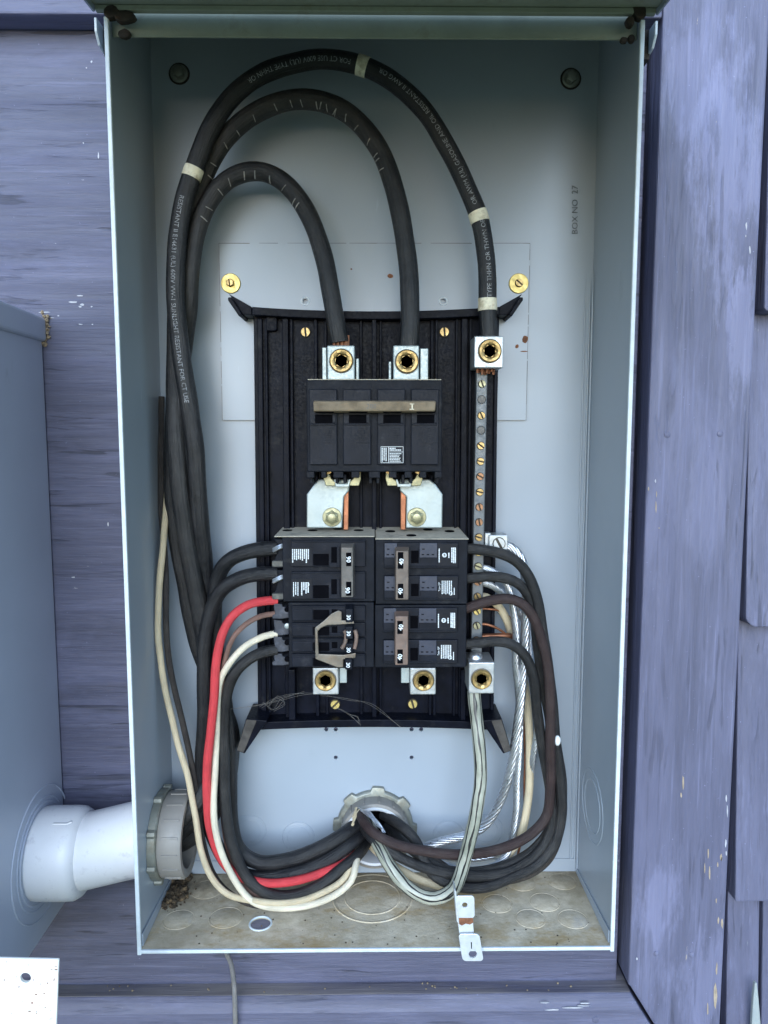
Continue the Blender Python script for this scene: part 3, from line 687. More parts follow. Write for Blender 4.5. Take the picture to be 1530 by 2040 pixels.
# ------------------------------------------------------------------ bushing on the left wall
bxc = Vector((xl + TH, PY - 0.002, P(312, 1658, PY).z))
sb = thing('conduit_bushing', 'grey plastic ribbed bushing on the inside left wall', 'bushing', bxc, 'conduit bushings inside the box')
bm = NB(); lathe(bm, bxc, 'X', [(0.0362, 0.0003), (0.0362, 0.006), (0.035, 0.007), (0.027, 0.007)], 48)
o_ = obj('locknut', bm, M['locknut'], sb, 30)
for k in range(8):
    a = 2*math.pi*k/8 + 0.3; c = bxc + Vector((0.0035, 0.0358*math.cos(a), 0.0358*math.sin(a)))
    bm = NB(); lathe(bm, c, 'X', [(0.0034, -0.0030), (0.0034, 0.0030), (0.0025, 0.0036)], 8); obj('nut_lug', bm, M['locknut'], o_, 30)
bm = NB(); lathe(bm, bxc, 'X', [(0.0336, 0.0072), (0.0342, 0.009), (0.0342, 0.0245), (0.0332, 0.0262), (0.0295, 0.0265), (0.0268, 0.0255), (0.0264, 0.012), (0.0264, 0.0072)], 64, False)
o_ = obj('ribbed_ring', bm, M['bushing'], sb, 35)
for k in range(16):
    a = 2*math.pi*k/16; c = bxc + Vector((0, 0.0342*math.cos(a), 0.0342*math.sin(a))); tt = Vector((0, -math.sin(a), math.cos(a))); rr = Vector((0, math.cos(a), math.sin(a)))
    bm = NB(); hexa(bm, [c + Vector((0.011,0,0)) + tt*w + rr*h for w, h in ((-.0008,-.0003),(.0008,-.0003),(.0008,.0008),(-.0008,.0008))] + [c + Vector((0.0240,0,0)) + tt*w + rr*h for w, h in ((-.0008,-.0003),(.0008,-.0003),(.0008,.0008),(-.0008,.0008))])
    obj('rib', bm, M['bushing'], o_, bevel=0.0003)
# ------------------------------------------------------------------ bushing in the back wall
nc = P(747, 1645, YB)
nb_ = thing('conduit_bushing', 'round grey bushing in the back wall that the branch cables pass through', 'bushing', nc, 'conduit bushings inside the box')
k_ = MPP(747, 1645, YB)
bm = NB(); r0 = 76 * k_
def lobes(r): return lambda a: r * (1.0 + (0.10 if math.cos(a * 8 + 0.5) > 0.25 else 0.0))
lathe(bm, nc, 'Y', [(lobes(r0), 0.0002), (lobes(r0), 0.004), (r0 * 0.96, 0.0052), (r0 * 0.80, 0.0053), (r0 * 0.80, 0.0002)], 120, False); obj('locknut', bm, M['locknut'], nb_, 30, 0.0003)
bm = NB(); r1 = 67 * k_
lathe(bm, nc, 'Y', [(r1, 0.005), (r1 * 1.0, 0.016), (r1 * 0.98, 0.0185), (r1 * 0.90, 0.0195)], 64, False); o_ = obj('ribbed_ring', bm, M['bushing'], nb_, 35)
for k in range(14):
    a = 2*math.pi*k/14 + .1; c = nc + Vector((r1*math.cos(a), 0, r1*math.sin(a))); tt = Vector((-math.sin(a), 0, math.cos(a))); rr = Vector((math.cos(a), 0, math.sin(a)))
    bm = NB(); q = ((-.0007,-.0003),(.0007,-.0003),(.0007,.0007),(-.0007,.0007))
    hexa(bm, [c + Vector((0,-.0055,0)) + tt*w + rr*h for w, h in q] + [c + Vector((0,-.0160,0)) + tt*w + rr*h for w, h in q]); obj('rib', bm, M['bushing'], o_)
bm = NB(); lathe(bm, nc, 'Y', [(r1 * 0.90, 0.0190), (r1 * 0.85, 0.0205), (r1 * 0.80, 0.0195), (r1 * 0.76, 0.012), (r1 * 0.76, 0.0002), (r1*0.2, 0.0003)], 64, False); o_ = obj('liner', bm, M['bushinglight'], nb_, 40)
bm = NB(); lathe(bm, nc, 'Y', [(r1 * 0.755, 0.0004), (r1 * 0.755, 0.0008)], 48); obj('dark_throat', bm, M['slot'], o_)  # black disc painting the shade deep in the bushing

# ------------------------------------------------------------------ black plastic interior
base = thing('breaker_base', 'black ribbed plastic base holding the breakers and bus plates', 'breaker base', P(750, 1440, 0.088))
YP, YR = 0.088, 0.074
bm = NB(); prism(bm, [(505,628),(995,620),(978,1425),(514,1425)], 0.0835, 0.0955); obj('base_pan', bm, M['blackplastic'], base, bevel=0.0006)
def rib(x0t, x1t, yt, x0b, x1b, yb_, yf, name='rib', m='blackplastic', bv=0.0006):
    bm = NB(); prism(bm, [(x0t, yt), (x1t, yt), (x1b, yb_), (x0b, yb_)], yf, 0.0838); return obj(name, bm, M[m], base, bevel=bv)
for xt, w, yf, y1 in ((512, 10, .080, 1420), (527, 5, .078, 1420), (562, 12, .076, 1440), (577, 6, .079, 1440), (625, 7, .077, 1435), (645, 6, .080, 1435), (716, 6, .079, 1435), (741, 9, .073, 1438), (756, 5, .078, 1438), (858, 6, .079, 1435), (867, 6, .079, 1435), (908, 5, .079, 1435), (920, 12, .076, 1440), (935, 6, .079, 1440), (986, 7, .080, 1420)):
    xc = 748; s_ = 0.962
    rib(xt, xt + w, 634, xc + (xt - xc) * s_, xc + (xt + w - xc) * s_, y1, yf)
bm = NB(); prism(bm, [(530,630),(552,630),(551,656),(548,659),(533,659),(530,656)], 0.077, 0.084); obj('latch_tab', bm, M['blackplastic'], base, bevel=0.0006)
def strip(name, pts, w, yf, yb_, m='blackplastic', bv=0.0006):
    """a thin flat rail following pts (upper edge), w pixels tall"""
    bm = NB(); up = pts; lo = [(x, y + w) for x, y in reversed(pts)]; prism(bm, up + lo, yf, yb_); return obj(name, bm, M[m], base, bevel=bv)
arc = [(x, 611 + 9 * (1 - ((x - 748) / 248.0) ** 2)) for x in range(502, 996, 24)] + [(995, 611)]
strip('top_rail', arc, 16, 0.070, 0.0955)
for sgn in (-1, 1):
    q = [(748 + sgn * a, b) for a, b in ((288, 591), (293, 585), (247, 611), (246, 627), (270, 627))]
    bm = NB(); prism(bm, q if sgn > 0 else list(reversed(q)), 0.072, 0.0945); wg = obj('wing', bm, M['blackplastic'], base, bevel=0.0006)
    q = [(748 + sgn * a, b) for a, b in ((287, 592), (294, 592), (294, 598), (272, 630), (266, 626))]
    bm = NB(); prism(bm, q if sgn > 0 else list(reversed(q)), 0.064, 0.0945); obj('wing_foot', bm, M['blackplastic'], wg, bevel=0.0006)
arc = [(x, 1434 - 6 * (1 - ((x - 745) / 240.0) ** 2) + 6) for x in range(492, 996, 24)]
strip('bottom_rail', arc, 15, 0.066, 0.0955)
for sgn in (-1, 1):
    q = [(745 + sgn * a, b) for a, b in ((230, 1433), (254, 1433), (274, 1497), (271, 1504), (255, 1502), (228, 1450))] if False else [(745 + sgn * a, b) for a, b in ((212, 1436), (255, 1432), (274, 1496), (258, 1502), (222, 1449))]
    bm = NB(); prism(bm, q if sgn > 0 else list(reversed(q)), 0.058, 0.0945); wg = obj('wing', bm, M['handle'] if False else M['blackplastic'], base, bevel=0.0008)
    q = [(745 + sgn * a, b) for a, b in ((234, 1436), (254, 1434), (273, 1495), (260, 1500))]
    bm = NB(); prism(bm, q if sgn > 0 else list(reversed(q)), 0.0572, 0.0585); obj('dusty_wing_face', bm, M['wingdust'], wg)
for px, py in ((609, 662), (885, 662), (668, 1402), (822, 1401)):
    screw('base_screw', P(px, py, 0.083), 10 * MPP(px, py, .083), M['gold'] if py > 1000 else M['brass'], base, 0.1 if py < 1000 else random.uniform(-1, 1))
# bus plates below the main breaker
for sgn in (-1, 1):
    q = [(611,985),(623,969),(634,955),(698,955),(695,978),(685,990),(681,1052),(611,1052)] if sgn < 0 else [(797,978),(796,955),(856,955),(868,965),(882,985),(881,1052),(809,1052),(810,990)]
    bm = NB(); prism(bm, q, 0.058, 0.060); bp = obj('bus_plate', bm, M['tin'], base, bevel=0.0012)
    q = [(684,978),(695,975),(694,1056),(684,1056)] if sgn < 0 else [(798,975),(810,978),(808,1056),(798,1056)]
    bm = NB(); prism(bm, q, 0.0625, 0.067); obj('copper_bar', bm, M['copper'], base, bevel=0.0006)
    c = P(661.5 if sgn < 0 else 830, 1030, 0.058); k = MPP(700, 1030, .058)
    bm = NB(); lathe(bm, c, 'Y', [(19*k, 0), (19*k, 0.001), (18*k, 0.0013), (14*k, 0.0014), (hexr(14*k), 0.0015), (hexr(13.5*k), 0.0045), (9*k, 0.0052), (8*k, 0.0048), (5*k, 0.0052)], 36); obj('bolt', bm, M['olive'], bp, 28)
def lug(px0, py0, px1, py1, yf, depth, sx, sy, sr, parent, m='alu', sm='brass', name='lug', top=None):
    bm = NB(); pbox(bm, px0, py0, px1, py1, yf, yf + depth); l = obj(name, bm, M[m], parent, bevel=0.0009)
    c = P(sx, sy, yf); k = MPP(sx, sy, yf); r = sr * k
    bm = NB(); lathe(bm, c, 'Y', [(r, 0.0001), (r, 0.0004), (r * 0.97, 0.0005)], 36); obj('screw_collar', bm, M['handle'], l, 30)
    ph = random.uniform(0, 1.05)
    bm = NB(); lathe(bm, c, 'Y', [(r * 0.93, 0.0008), (r * 0.93, 0.0022), (r * 0.86, 0.0028), (r * 0.66, 0.0027), (hexr(r * 0.60, ph), 0.0020), (hexr(r * 0.52, ph), 0.0003), (hexr(r * 0.50, ph), 0.0003)], 48); s_ = obj('lug_screw', bm, M[sm], l, 28)
    bm = NB(); lathe(bm, c, 'Y', [(hexr(r * 0.535), 0.0007), (hexr(r * 0.535), 0.0008)], 24); obj('socket_floor', bm, M['socket'], l, 30)
    return l
# lower bus lugs
for (a, b, sx, t0, t1) in ((623, 674.5, 648.5, 676, 691), (817, 868.5, 843.5, 799, 816)):
    lug(a, 1331, b, 1384, 0.056, 0.02, sx, 1355, 22, base)
    bm = NB(); pbox(bm, t0, 1331, t1, 1361, 0.0615, 0.064); obj('lug_tab', bm, M['tin'], base, bevel=0.0006)
for px in (548, 918):      # short moulded legs at the bottom
    bm = NB(); pbox(bm, px + (27 if px < 700 else 0), 1335, px + (40 if px < 700 else 10), 1446, 0.070, 0.084); obj('moulded_leg', bm, M['blackplastic'], base, bevel=0.0006)

# ------------------------------------------------------------------ main breaker
mb = thing('main_breaker', 'large four pole main breaker with a dusty bar handle', 'circuit breaker', P(746, 960, 0.06), 'circuit breakers')
YM = 0.030
bm = NB(); pbox(bm, 611, 757, 880.5, 940, YM, 0.083); mbody = obj('body', bm, M['breaker'], mb, bevel=0.0009)
bm = NB(); 
for a, b in ((611, 626), (640, 650), (664, 684), (700, 716), (735, 757), (775, 790), (806, 820), (836, 849), (866, 880)): pbox(bm, a, 938, b, 952, YM + 0.001, 0.070)
obj('foot', bm, M['breaker'], mb, bevel=0.0005)
for a, b in ((668, 674), (684, 690), (800, 806), (816, 822), (735, 741), (750, 756), (617, 623), (868, 874)):
    bm = NB(); pbox(bm, a, 945, b, 963, YM + 0.010, 0.070); obj('prong', bm, M['breaker'], mb, bevel=0.0004)
bm = NB(); a0, a1 = P(611, 757, YM), P(880.5, 757, YM)
box(bm, a0.x + 0.0006, a1.x - 0.0006, YM + 0.0008, 0.082, a0.z + 0.0001, a0.z + 0.0007); obj('dust_layer', bm, M['dustytop'], mb)
YF = YM - 0.0035
poles = ((616, 671.5), (683.5, 739), (752, 807), (819, 874))
for i, (a, b) in enumerate(poles):
    bm = NB(); pbox(bm, a, 775, b, 926, YF, YM + 0.0005); f = obj('pole_face', bm, M['breakerface'], mb, bevel=0.0007)
    sx0, sx1 = a + 11.5, a + 46
    bm = NB(); pbox(bm, sx0, 826, sx1, 843, YF - 0.0003, YF + 0.001); obj('handle_slot', bm, M['slot'], f)  # black pad on the face, painting the shade of a recess
    bm = NB(); pbox(bm, a + 2, 843.5, b - 3, 847, YF - 0.0012, YF + 0.0005); obj('slot_ledge', bm, M['breakerface'], f, bevel=0.0004)
    bm = NB(); pbox(bm, sx1, 824, b - 3, 843, YF - 0.0009, YF + 0.0005); obj('slot_jamb', bm, M['breakerface'], f, bevel=0.0004)
    bm = NB()
    for k in range(6): pbox(bm, a + 32, 853 + k*4.6, a + 45, 854.2 + k*4.6, YF - 0.0003, YF + 0.0005)
    obj('moulded_marks', bm, M['breaker'], f)
    bm = NB(); pbox(bm, a + 26, 881.5, b - 1, 883, YF - 0.0004, YF + 0.0005); obj('face_step', bm, M['breaker'], f)
    bm = NB(); pbox(bm, a + 10, 800, a + 50, 822, YF - 0.011, YF + 0.001); obj('toggle', bm, M['slot'], f, bevel=0.001)
bm = NB(); c0 = P(623, 797, 0.016); c1 = P(869, 822.5, 0.016)
hexa(bm, [(c0.x+.001,.0135,c1.z+.0012),(c1.x-.001,.0135,c1.z+.0012),(c1.x-.0005,.0135,c0.z-.001),(c0.x+.0005,.0135,c0.z-.001),(c0.x,.0225,c1.z),(c1.x,.0225,c1.z),(c1.x,.0225,c0.z),(c0.x,.0225,c0.z)])
hb = obj('handle_bar', bm, M['dustbar'], mb, bevel=0.0011, seg=3)
bm = NB(); text(bm, '200', P(740, 809, 0.0134), 0.0034, 0, 0.0001); obj('worn_number', bm, M['handle'], hb)
bm = NB(); c = P(821, 810, 0.0133); k = MPP(821, 810, .0133)
for q in ((-4.5,-6,4.5,-4.5),(-1,-5,1.4,5),(-5,4.5,4,6)): pbox(bm, 821 + q[0], 810 + q[1], 821 + q[2], 810 + q[3], 0.0132, 0.0140)
obj('paint_mark', bm, M['tape'], hb)
def microtext(bm, x0, y0, x1, y1, y, lines, vertical=True, ragged=0.35, lw=0.55, flip=False):
    """rows of tiny print, too small to read, as broken strokes"""
    n = lines
    for i in range(n):
        if vertical:
            xa_ = x0 + (x1 - x0) * i / n; xb_ = xa_ + (x1 - x0) / n * lw; s = y0; e = y1 - (y1 - y0) * random.random() * ragged
            while s < e - 0.6:
                w = random.uniform(1.2, 3.4); pbox(bm, xa_, s, xb_, min(e, s + w), y, y + 0.0002); s += w + random.uniform(0.35, 0.7)
        else:
            ya_ = y0 + (y1 - y0) * i / n; yb2 = ya_ + (y1 - y0) / n * lw; s = x0; e = x1 - (x1 - x0) * random.random() * ragged
            while s < e - 0.6:
                w = random.uniform(1.4, 4.2); pbox(bm, s, ya_, min(e, s + w), yb2, y, y + 0.0002); s += w + random.uniform(0.4, 0.8)
    return bm
yl = YF - 0.00035
bm = NB(); pbox(bm, 757.5, 888.5, 804, 923, yl, YF + 0.0003); lb = obj('rating_label', bm, M['label'], mb)
bm = NB(); yq = yl - 0.0001
for q in ((758.5,889.5,803.5,890.3),(758.5,921.5,803.5,922.3),(758.5,889.5,759.2,922),(802.8,889.5,803.5,922),(773.5,890,774.5,922),(775,900,803,900.8)): pbox(bm, *q, yq, yq + 0.0002)
microtext(bm, 776, 892, 800, 899, yq, 2, False, 0.7, 0.6); microtext(bm, 776, 903, 801, 921, yq, 6, False, 0.25, 0.5); microtext(bm, 760.5, 892, 772, 920, yq, 3, True, 0.1, 0.5)
obj('label_print', bm, M['white'], lb)
# strap clips that join the main breaker to the bus
for cx, s in ((682, 1), (805, 1)):
    for dx, f in ((-26, -1), (26, 1)):
        x0 = cx + dx
        q = [(x0 - 11, 933), (x0 + 11, 933), (x0 + 10, 950), (x0 + 9, 968), (x0 - 9 , 968), (x0 - 10, 950)]
        q = [(cx + f*37, 936), (cx + f*37, 955), (cx + f*33, 968), (cx + f*14, 968), (cx + f*14, 960), (cx + f*22, 953), (cx + f*26, 944), (cx + f*22, 936)]
        bm = NB(); prism(bm, q if f < 0 else list(reversed(q)), 0.046, 0.0475); obj('strap_clip', bm, M['olive'], mb, bevel=0.0005)
        bm = NB(); lathe(bm, P(cx + f*29, 936, 0.040), 'Y', [(0.0034, -0.006), (0.0034, 0), (0.0032, 0.001)], 16); obj('clip_screw', bm, M['brass'], mb, 35)
    q = [(cx - 17, 955), (cx - 13, 955), (cx - 10, 964), (cx + 10, 964), (cx + 13, 955), (cx + 17, 955), (cx + 13, 970), (cx - 13, 970)]
    bm = NB(); prism(bm, q, 0.043, 0.046); obj('strap_clip', bm, M['tin'], mb, bevel=0.0004)
# line lugs
lug(652, 688, 706.5, 757, 0.038, 0.024, 680, 719, 24.5, mb, 'tin')
lug(783.5, 688, 835, 757, 0.038, 0.024, 810.5, 720.5, 24.5, mb, 'tin')
for a, b, t in ((642, 650.5, 692), (709, 715, 714), (774.5, 779.5, 720), (837, 853, 694)):
    bm = NB(); pbox(bm, a, t, b, 757, 0.043, 0.060); obj('lug_cheek', bm, M['tin'], mb, bevel=0.0005)

# ------------------------------------------------------------------ branch breakers
YBR = 0.044           # body face
YFA = 0.0405          # raised face
def bbody(parent, x0, y0, x1, y1, name='body'):
    bm = NB(); pbox(bm, x0, y0 + 0.4, x1, y1 - 0.4, YBR, 0.083); return obj(name, bm, M['breaker'], parent, bevel=0.0007)
def dust_top(parent, x0, x1, y, xin0=0, xin1=0):
    """the top of the breaker row, covered in dust and sloping up to the back"""
    a, b = P(x0, y, YBR), P(x1, y, YBR); zb2 = P(x0, 1052, 0.082).z
    bm = NB(); h = 0.0002
    hexa(bm, [(a.x, YBR - .0002, a.z), (b.x, YBR - .0002, b.z), (b.x - xin1, 0.083, zb2), (a.x + xin0, 0.083, zb2), (a.x, YBR - .0002, a.z + .0008), (b.x, YBR - .0002, b.z + .0008), (b.x - xin1, 0.083, zb2 + .0008), (a.x + xin0, 0.083, zb2 + .0008)])
    o = obj('dusty_top', bm, M['dustytop'], parent, bevel=0.0004)
    n = (Vector((0, 0.083 - YBR, zb2 - a.z))).normalized()
    for k in range(4):
        f = (k + 0.5) / 4; x = a.x + (b.x - a.x) * f + random.uniform(-.004, .004); t = random.choice((0.25, 0.6, 0.75))
        c = Vector((x, YBR + (0.083 - YBR) * t, a.z + (zb2 - a.z) * t + 0.0008)); bm = NB()
        lathe(bm, c, 'Z', [(0.0034, -0.0005), (0.0034, 0.0003)], 16, True, (Vector((1.2, 0, 0)), n, Vector((0, -n.z, n.y)))); obj('rivet_hole', bm, M['slot'], o)  # black discs, the shade in the holes put into colour
    return o
def num(parent, body, px, py, y, rot, h=9.5):
    bm = NB(); text(bm, body, P(px, py, y), h * MPP(px, py, y), rot, 0.0002, True); return obj('number', bm, M['white'], parent)
def face(parent, x0, y0, x1, y1, y=YFA):
    bm = NB(); pbox(bm, x0, y0, x1, y1, y, YBR + 0.0004); return obj('pole_face', bm, M['breakerface'], parent, bevel=0.0006)
def inset(parent, name, x0, y0, x1, y1, y, m, t=0.0003, bv=0):
    bm = NB(); pbox(bm, x0, y0, x1, y1, y - t, y + 0.0006); return obj(name, bm, M[m], parent, bevel=bv)
def handle_tie(parent, x0, y0, x1, y1, m, y=0.030):
    a, b = P(x0, y0, y), P(x1, y1, y); bm = NB()
    hexa(bm, [(a.x+.0006,y,b.z+.0004),(b.x-.0006,y,b.z+.0004),(b.x-.0006,y,a.z-.0004),(a.x+.0006,y,a.z-.0004),(a.x,YFA+.001,b.z),(b.x+.0004,YFA+.001,b.z),(b.x+.0004,YFA+.001,a.z+.0016),(a.x,YFA+.001,a.z+.0016)])
    return obj('handle_tie', bm, M[m], parent, bevel=0.0006)
# ninety amp pair, upper left
b90 = thing('circuit_breaker', 'two pole breaker at the upper left with a grey tie marked 90', 'circuit breaker', P(650, 1199, .06), 'circuit breakers')
bbody(b90, 563, 1070, 746, 1199)
dust_top(b90, 546, 746.5, 1070, 0.002)
for (y0, y1, sy0, sy1) in ((1076.5, 1129, 1090, 1121), (1139, 1194, 1154, 1184)):
    f = face(b90, 580, y0, 728, y1)
    inset(f, 'ridge', 581, y0 + 2, 727, y0 + 4.5, YFA, 'breaker', 0.0006, 0.0003)
    inset(f, 'handle_slot', 660, sy0, 671, sy1, YFA, 'slot')
    inset(f, 'slot_jamb', 671, sy0, 677, sy1 + 6, YFA, 'breakerface', 0.001, 0.0003)
    inset(f, 'slot_ledge', 657, sy1, 678, sy1 + 9, YFA, 'breakerface', 0.0008, 0.0003)
    inset(f, 'moulded_pad', 623.5, y0 + 27, 655, y1 - 2, YFA, 'slot', 0.0004, 0.0002)
    inset(f, 'label_pad', 580, y0 + 14, 622, y1 - 1, YFA, 'label', 0.0004, 0.0002)
    bm = NB(); yq = YFA - 0.0005
    if y0 < 1100: microtext(bm, 582, 1094, 617, 1123, yq, 9, True, 0.45, 0.55)
    else:
        microtext(bm, 584, 1160, 597, 1188, yq, 3, True, 0.1, 0.4); microtext(bm, 600, 1160, 617, 1188, yq, 4, True, 0.5, 0.55)
        c = P(612.5, 1164.5, yq); ringt(bm, c, 'Y', 3.4 * MPP(612, 1164, yq), 0.0002, 16, None, 4)
    obj('label_print', bm, M['white'], f)
h9 = handle_tie(b90, 678, 1090, 705, 1191, 'handle')
for ya, yb2 in ((1101, 1128), (1159, 1187)): inset(h9, 'number_window', 689.5, ya, 700, yb2, 0.030, 'slot', 0.0002)
num(h9, '90', 694.5, 1114.5, 0.0297, R(-90)); num(h9, '90', 692.5, 1176, 0.0297, R(-90))
# terminals at the left end: stepped blocks and pressure plates
def term_left(parent, y0, y1, m='breaker', steps=True):
    bm = NB(); prism(bm, [(546, y0), (563, y0), (575, y0 + 4), (576, y1 - 6), (563, y1 - 2), (561, y1), (541, y1), (541, y1 - 8), (548, y1 - 18), (556, y0 + 16)], 0.050, 0.080); return obj('terminal_block', bm, M[m], parent, bevel=0.0005)
for y0, y1 in ((1074, 1132), (1136, 1197)):
    t = term_left(b90, y0, y1)
    bm = NB(); pbox(bm, 542, y1 - 14, 576, y1 - 3, 0.046, 0.051); obj('dusty_step', bm, M['dustystep'], t, bevel=0.0005)
    bm = NB(); pts = [P(544, y0 + 22, 0.047), P(556, y0 + 16, 0.045), P(566, y0 + 13, 0.046), P(573, y0 + 18, 0.048)]
    for d in (-3, 0, 3): tube(bm, smoothpath([p + Vector((0, 0, d * 0.00035)) for p in pts], .002), 0.0009, 6)
    obj('bright_strand', bm, M['strand'], t, 50)
    bm = NB(); prism(bm, [(564, y0 + 12), (574, y0 + 8), (576, y0 + 30), (570, y0 + 32)], 0.0445, 0.046); obj('clamp_plate', bm, M['tin'], t, bevel=0.0004)
# thirty amp quad, lower left
b30 = thing('circuit_breaker', 'four pole breaker at the lower left with a bent steel bail and handles marked 30', 'circuit breaker', P(650, 1330, .06), 'circuit breakers')
bbody(b30, 575, 1200, 745, 1330)
for k, (y0, y1) in enumerate(((1205, 1238), (1239, 1269), (1270, 1300), (1301, 1330))):
    f = face(b30, 581, y0 + 1.5, 728, y1 - 1.0, YFA + 0.0005)
    inset(f, 'pole_pad', 582, y0 + 9, 623, y1 - 2, YFA + .0005, 'breakerface', 0.0007, 0.0004)
    inset(f, 'pole_pad', 624, y0 + 10, 656, y1 - 3, YFA + .0005, 'slot', 0.0003, 0.0002)
    inset(f, 'ridge', 582, y0 + 2.5, 727, y0 + 5, YFA + .0005, 'breaker', 0.0007, 0.0003)
    inset(f, 'handle_slot', 661, y0 + 9, 672, y1 - 8, YFA + .0005, 'slot', 0.0004)
    inset(f, 'slot_jamb', 656, y1 - 8, 680, y1 - 5, YFA + .0005, 'breakerface', 0.0010, 0.0003)
for k, (y0, y1) in enumerate(((1213, 1241), (1248, 1274), (1282, 1303), (1313, 1335))):
    h = handle_tie(b30, 687 - (1 if k > 2 else 0), y0, 704 - (1 if k > 2 else 0), y1, 'breaker', 0.0315)
    h.name = 'toggle' if k == 0 else 'toggle.%03d' % k
    num(h, '30', 694.5 - (1 if k > 2 else 0), (1230, 1262, 1295, 1325)[k], 0.0313, R(-90), 8.0)
for q, m in (([(627,1251),(645,1237),(660,1223),(674,1216),(681,1219),(681,1236),(704,1237),(706,1243),(652,1246),(640,1251),(633,1258)], 'steel'), ([(627,1251),(633,1256),(635,1304),(628,1313)], 'steel'), ([(628,1313),(634,1303),(685,1305),(709,1301),(708,1311),(684,1314),(684,1330),(672,1330)], 'steel')):
    bm = NB(); prism(bm, q, 0.0345, 0.0362); obj('steel_bail', bm, M[m], b30, bevel=0.0006)
for pts in ([(686,1256),(689,1262),(689,1272),(687,1282),(681,1292)], [(707,1255),(710,1266),(709,1280),(706,1292)]):
    bm = NB(); tube(bm, smoothpath([P(x, y, 0.0335) for x, y in pts], .002), 0.0016, 8); obj('pin_tie', bm, M['handlered'], b30, 50)
M['term'] = plain('dusty terminal', (0.040, 0.043, 0.057), 0.6, 0, 0.4, 90, 0.4, 400, (0.13, 0.135, 0.16), 0.35, 90)
for k, (y0, y1) in enumerate(((1200, 1233), (1233, 1266), (1266, 1299), (1299, 1326))):
    bm = NB(); prism(bm, [(545, y0 + 2), (562, y0 + 4), (563, y0 + 9), (575, y0 + 11), (576, y1 - 2), (562, y1), (543, y1), (542, y1 - 6), (548, y1 - 10), (546, y0 + 14)], 0.0495 + 0.001 * (k % 2), 0.080); t = obj('terminal_block', bm, M['term'], b30, bevel=0.0006)
    bm = NB(); lathe(bm, P(572, y0 + 14, 0.0493), 'Y', [(0.0022, -0.001), (0.0022, 0.0006), (0.0015, 0.0009)], 12); obj('terminal_screw', bm, M['slot'] if k != 1 else M['tin'], t, 40)
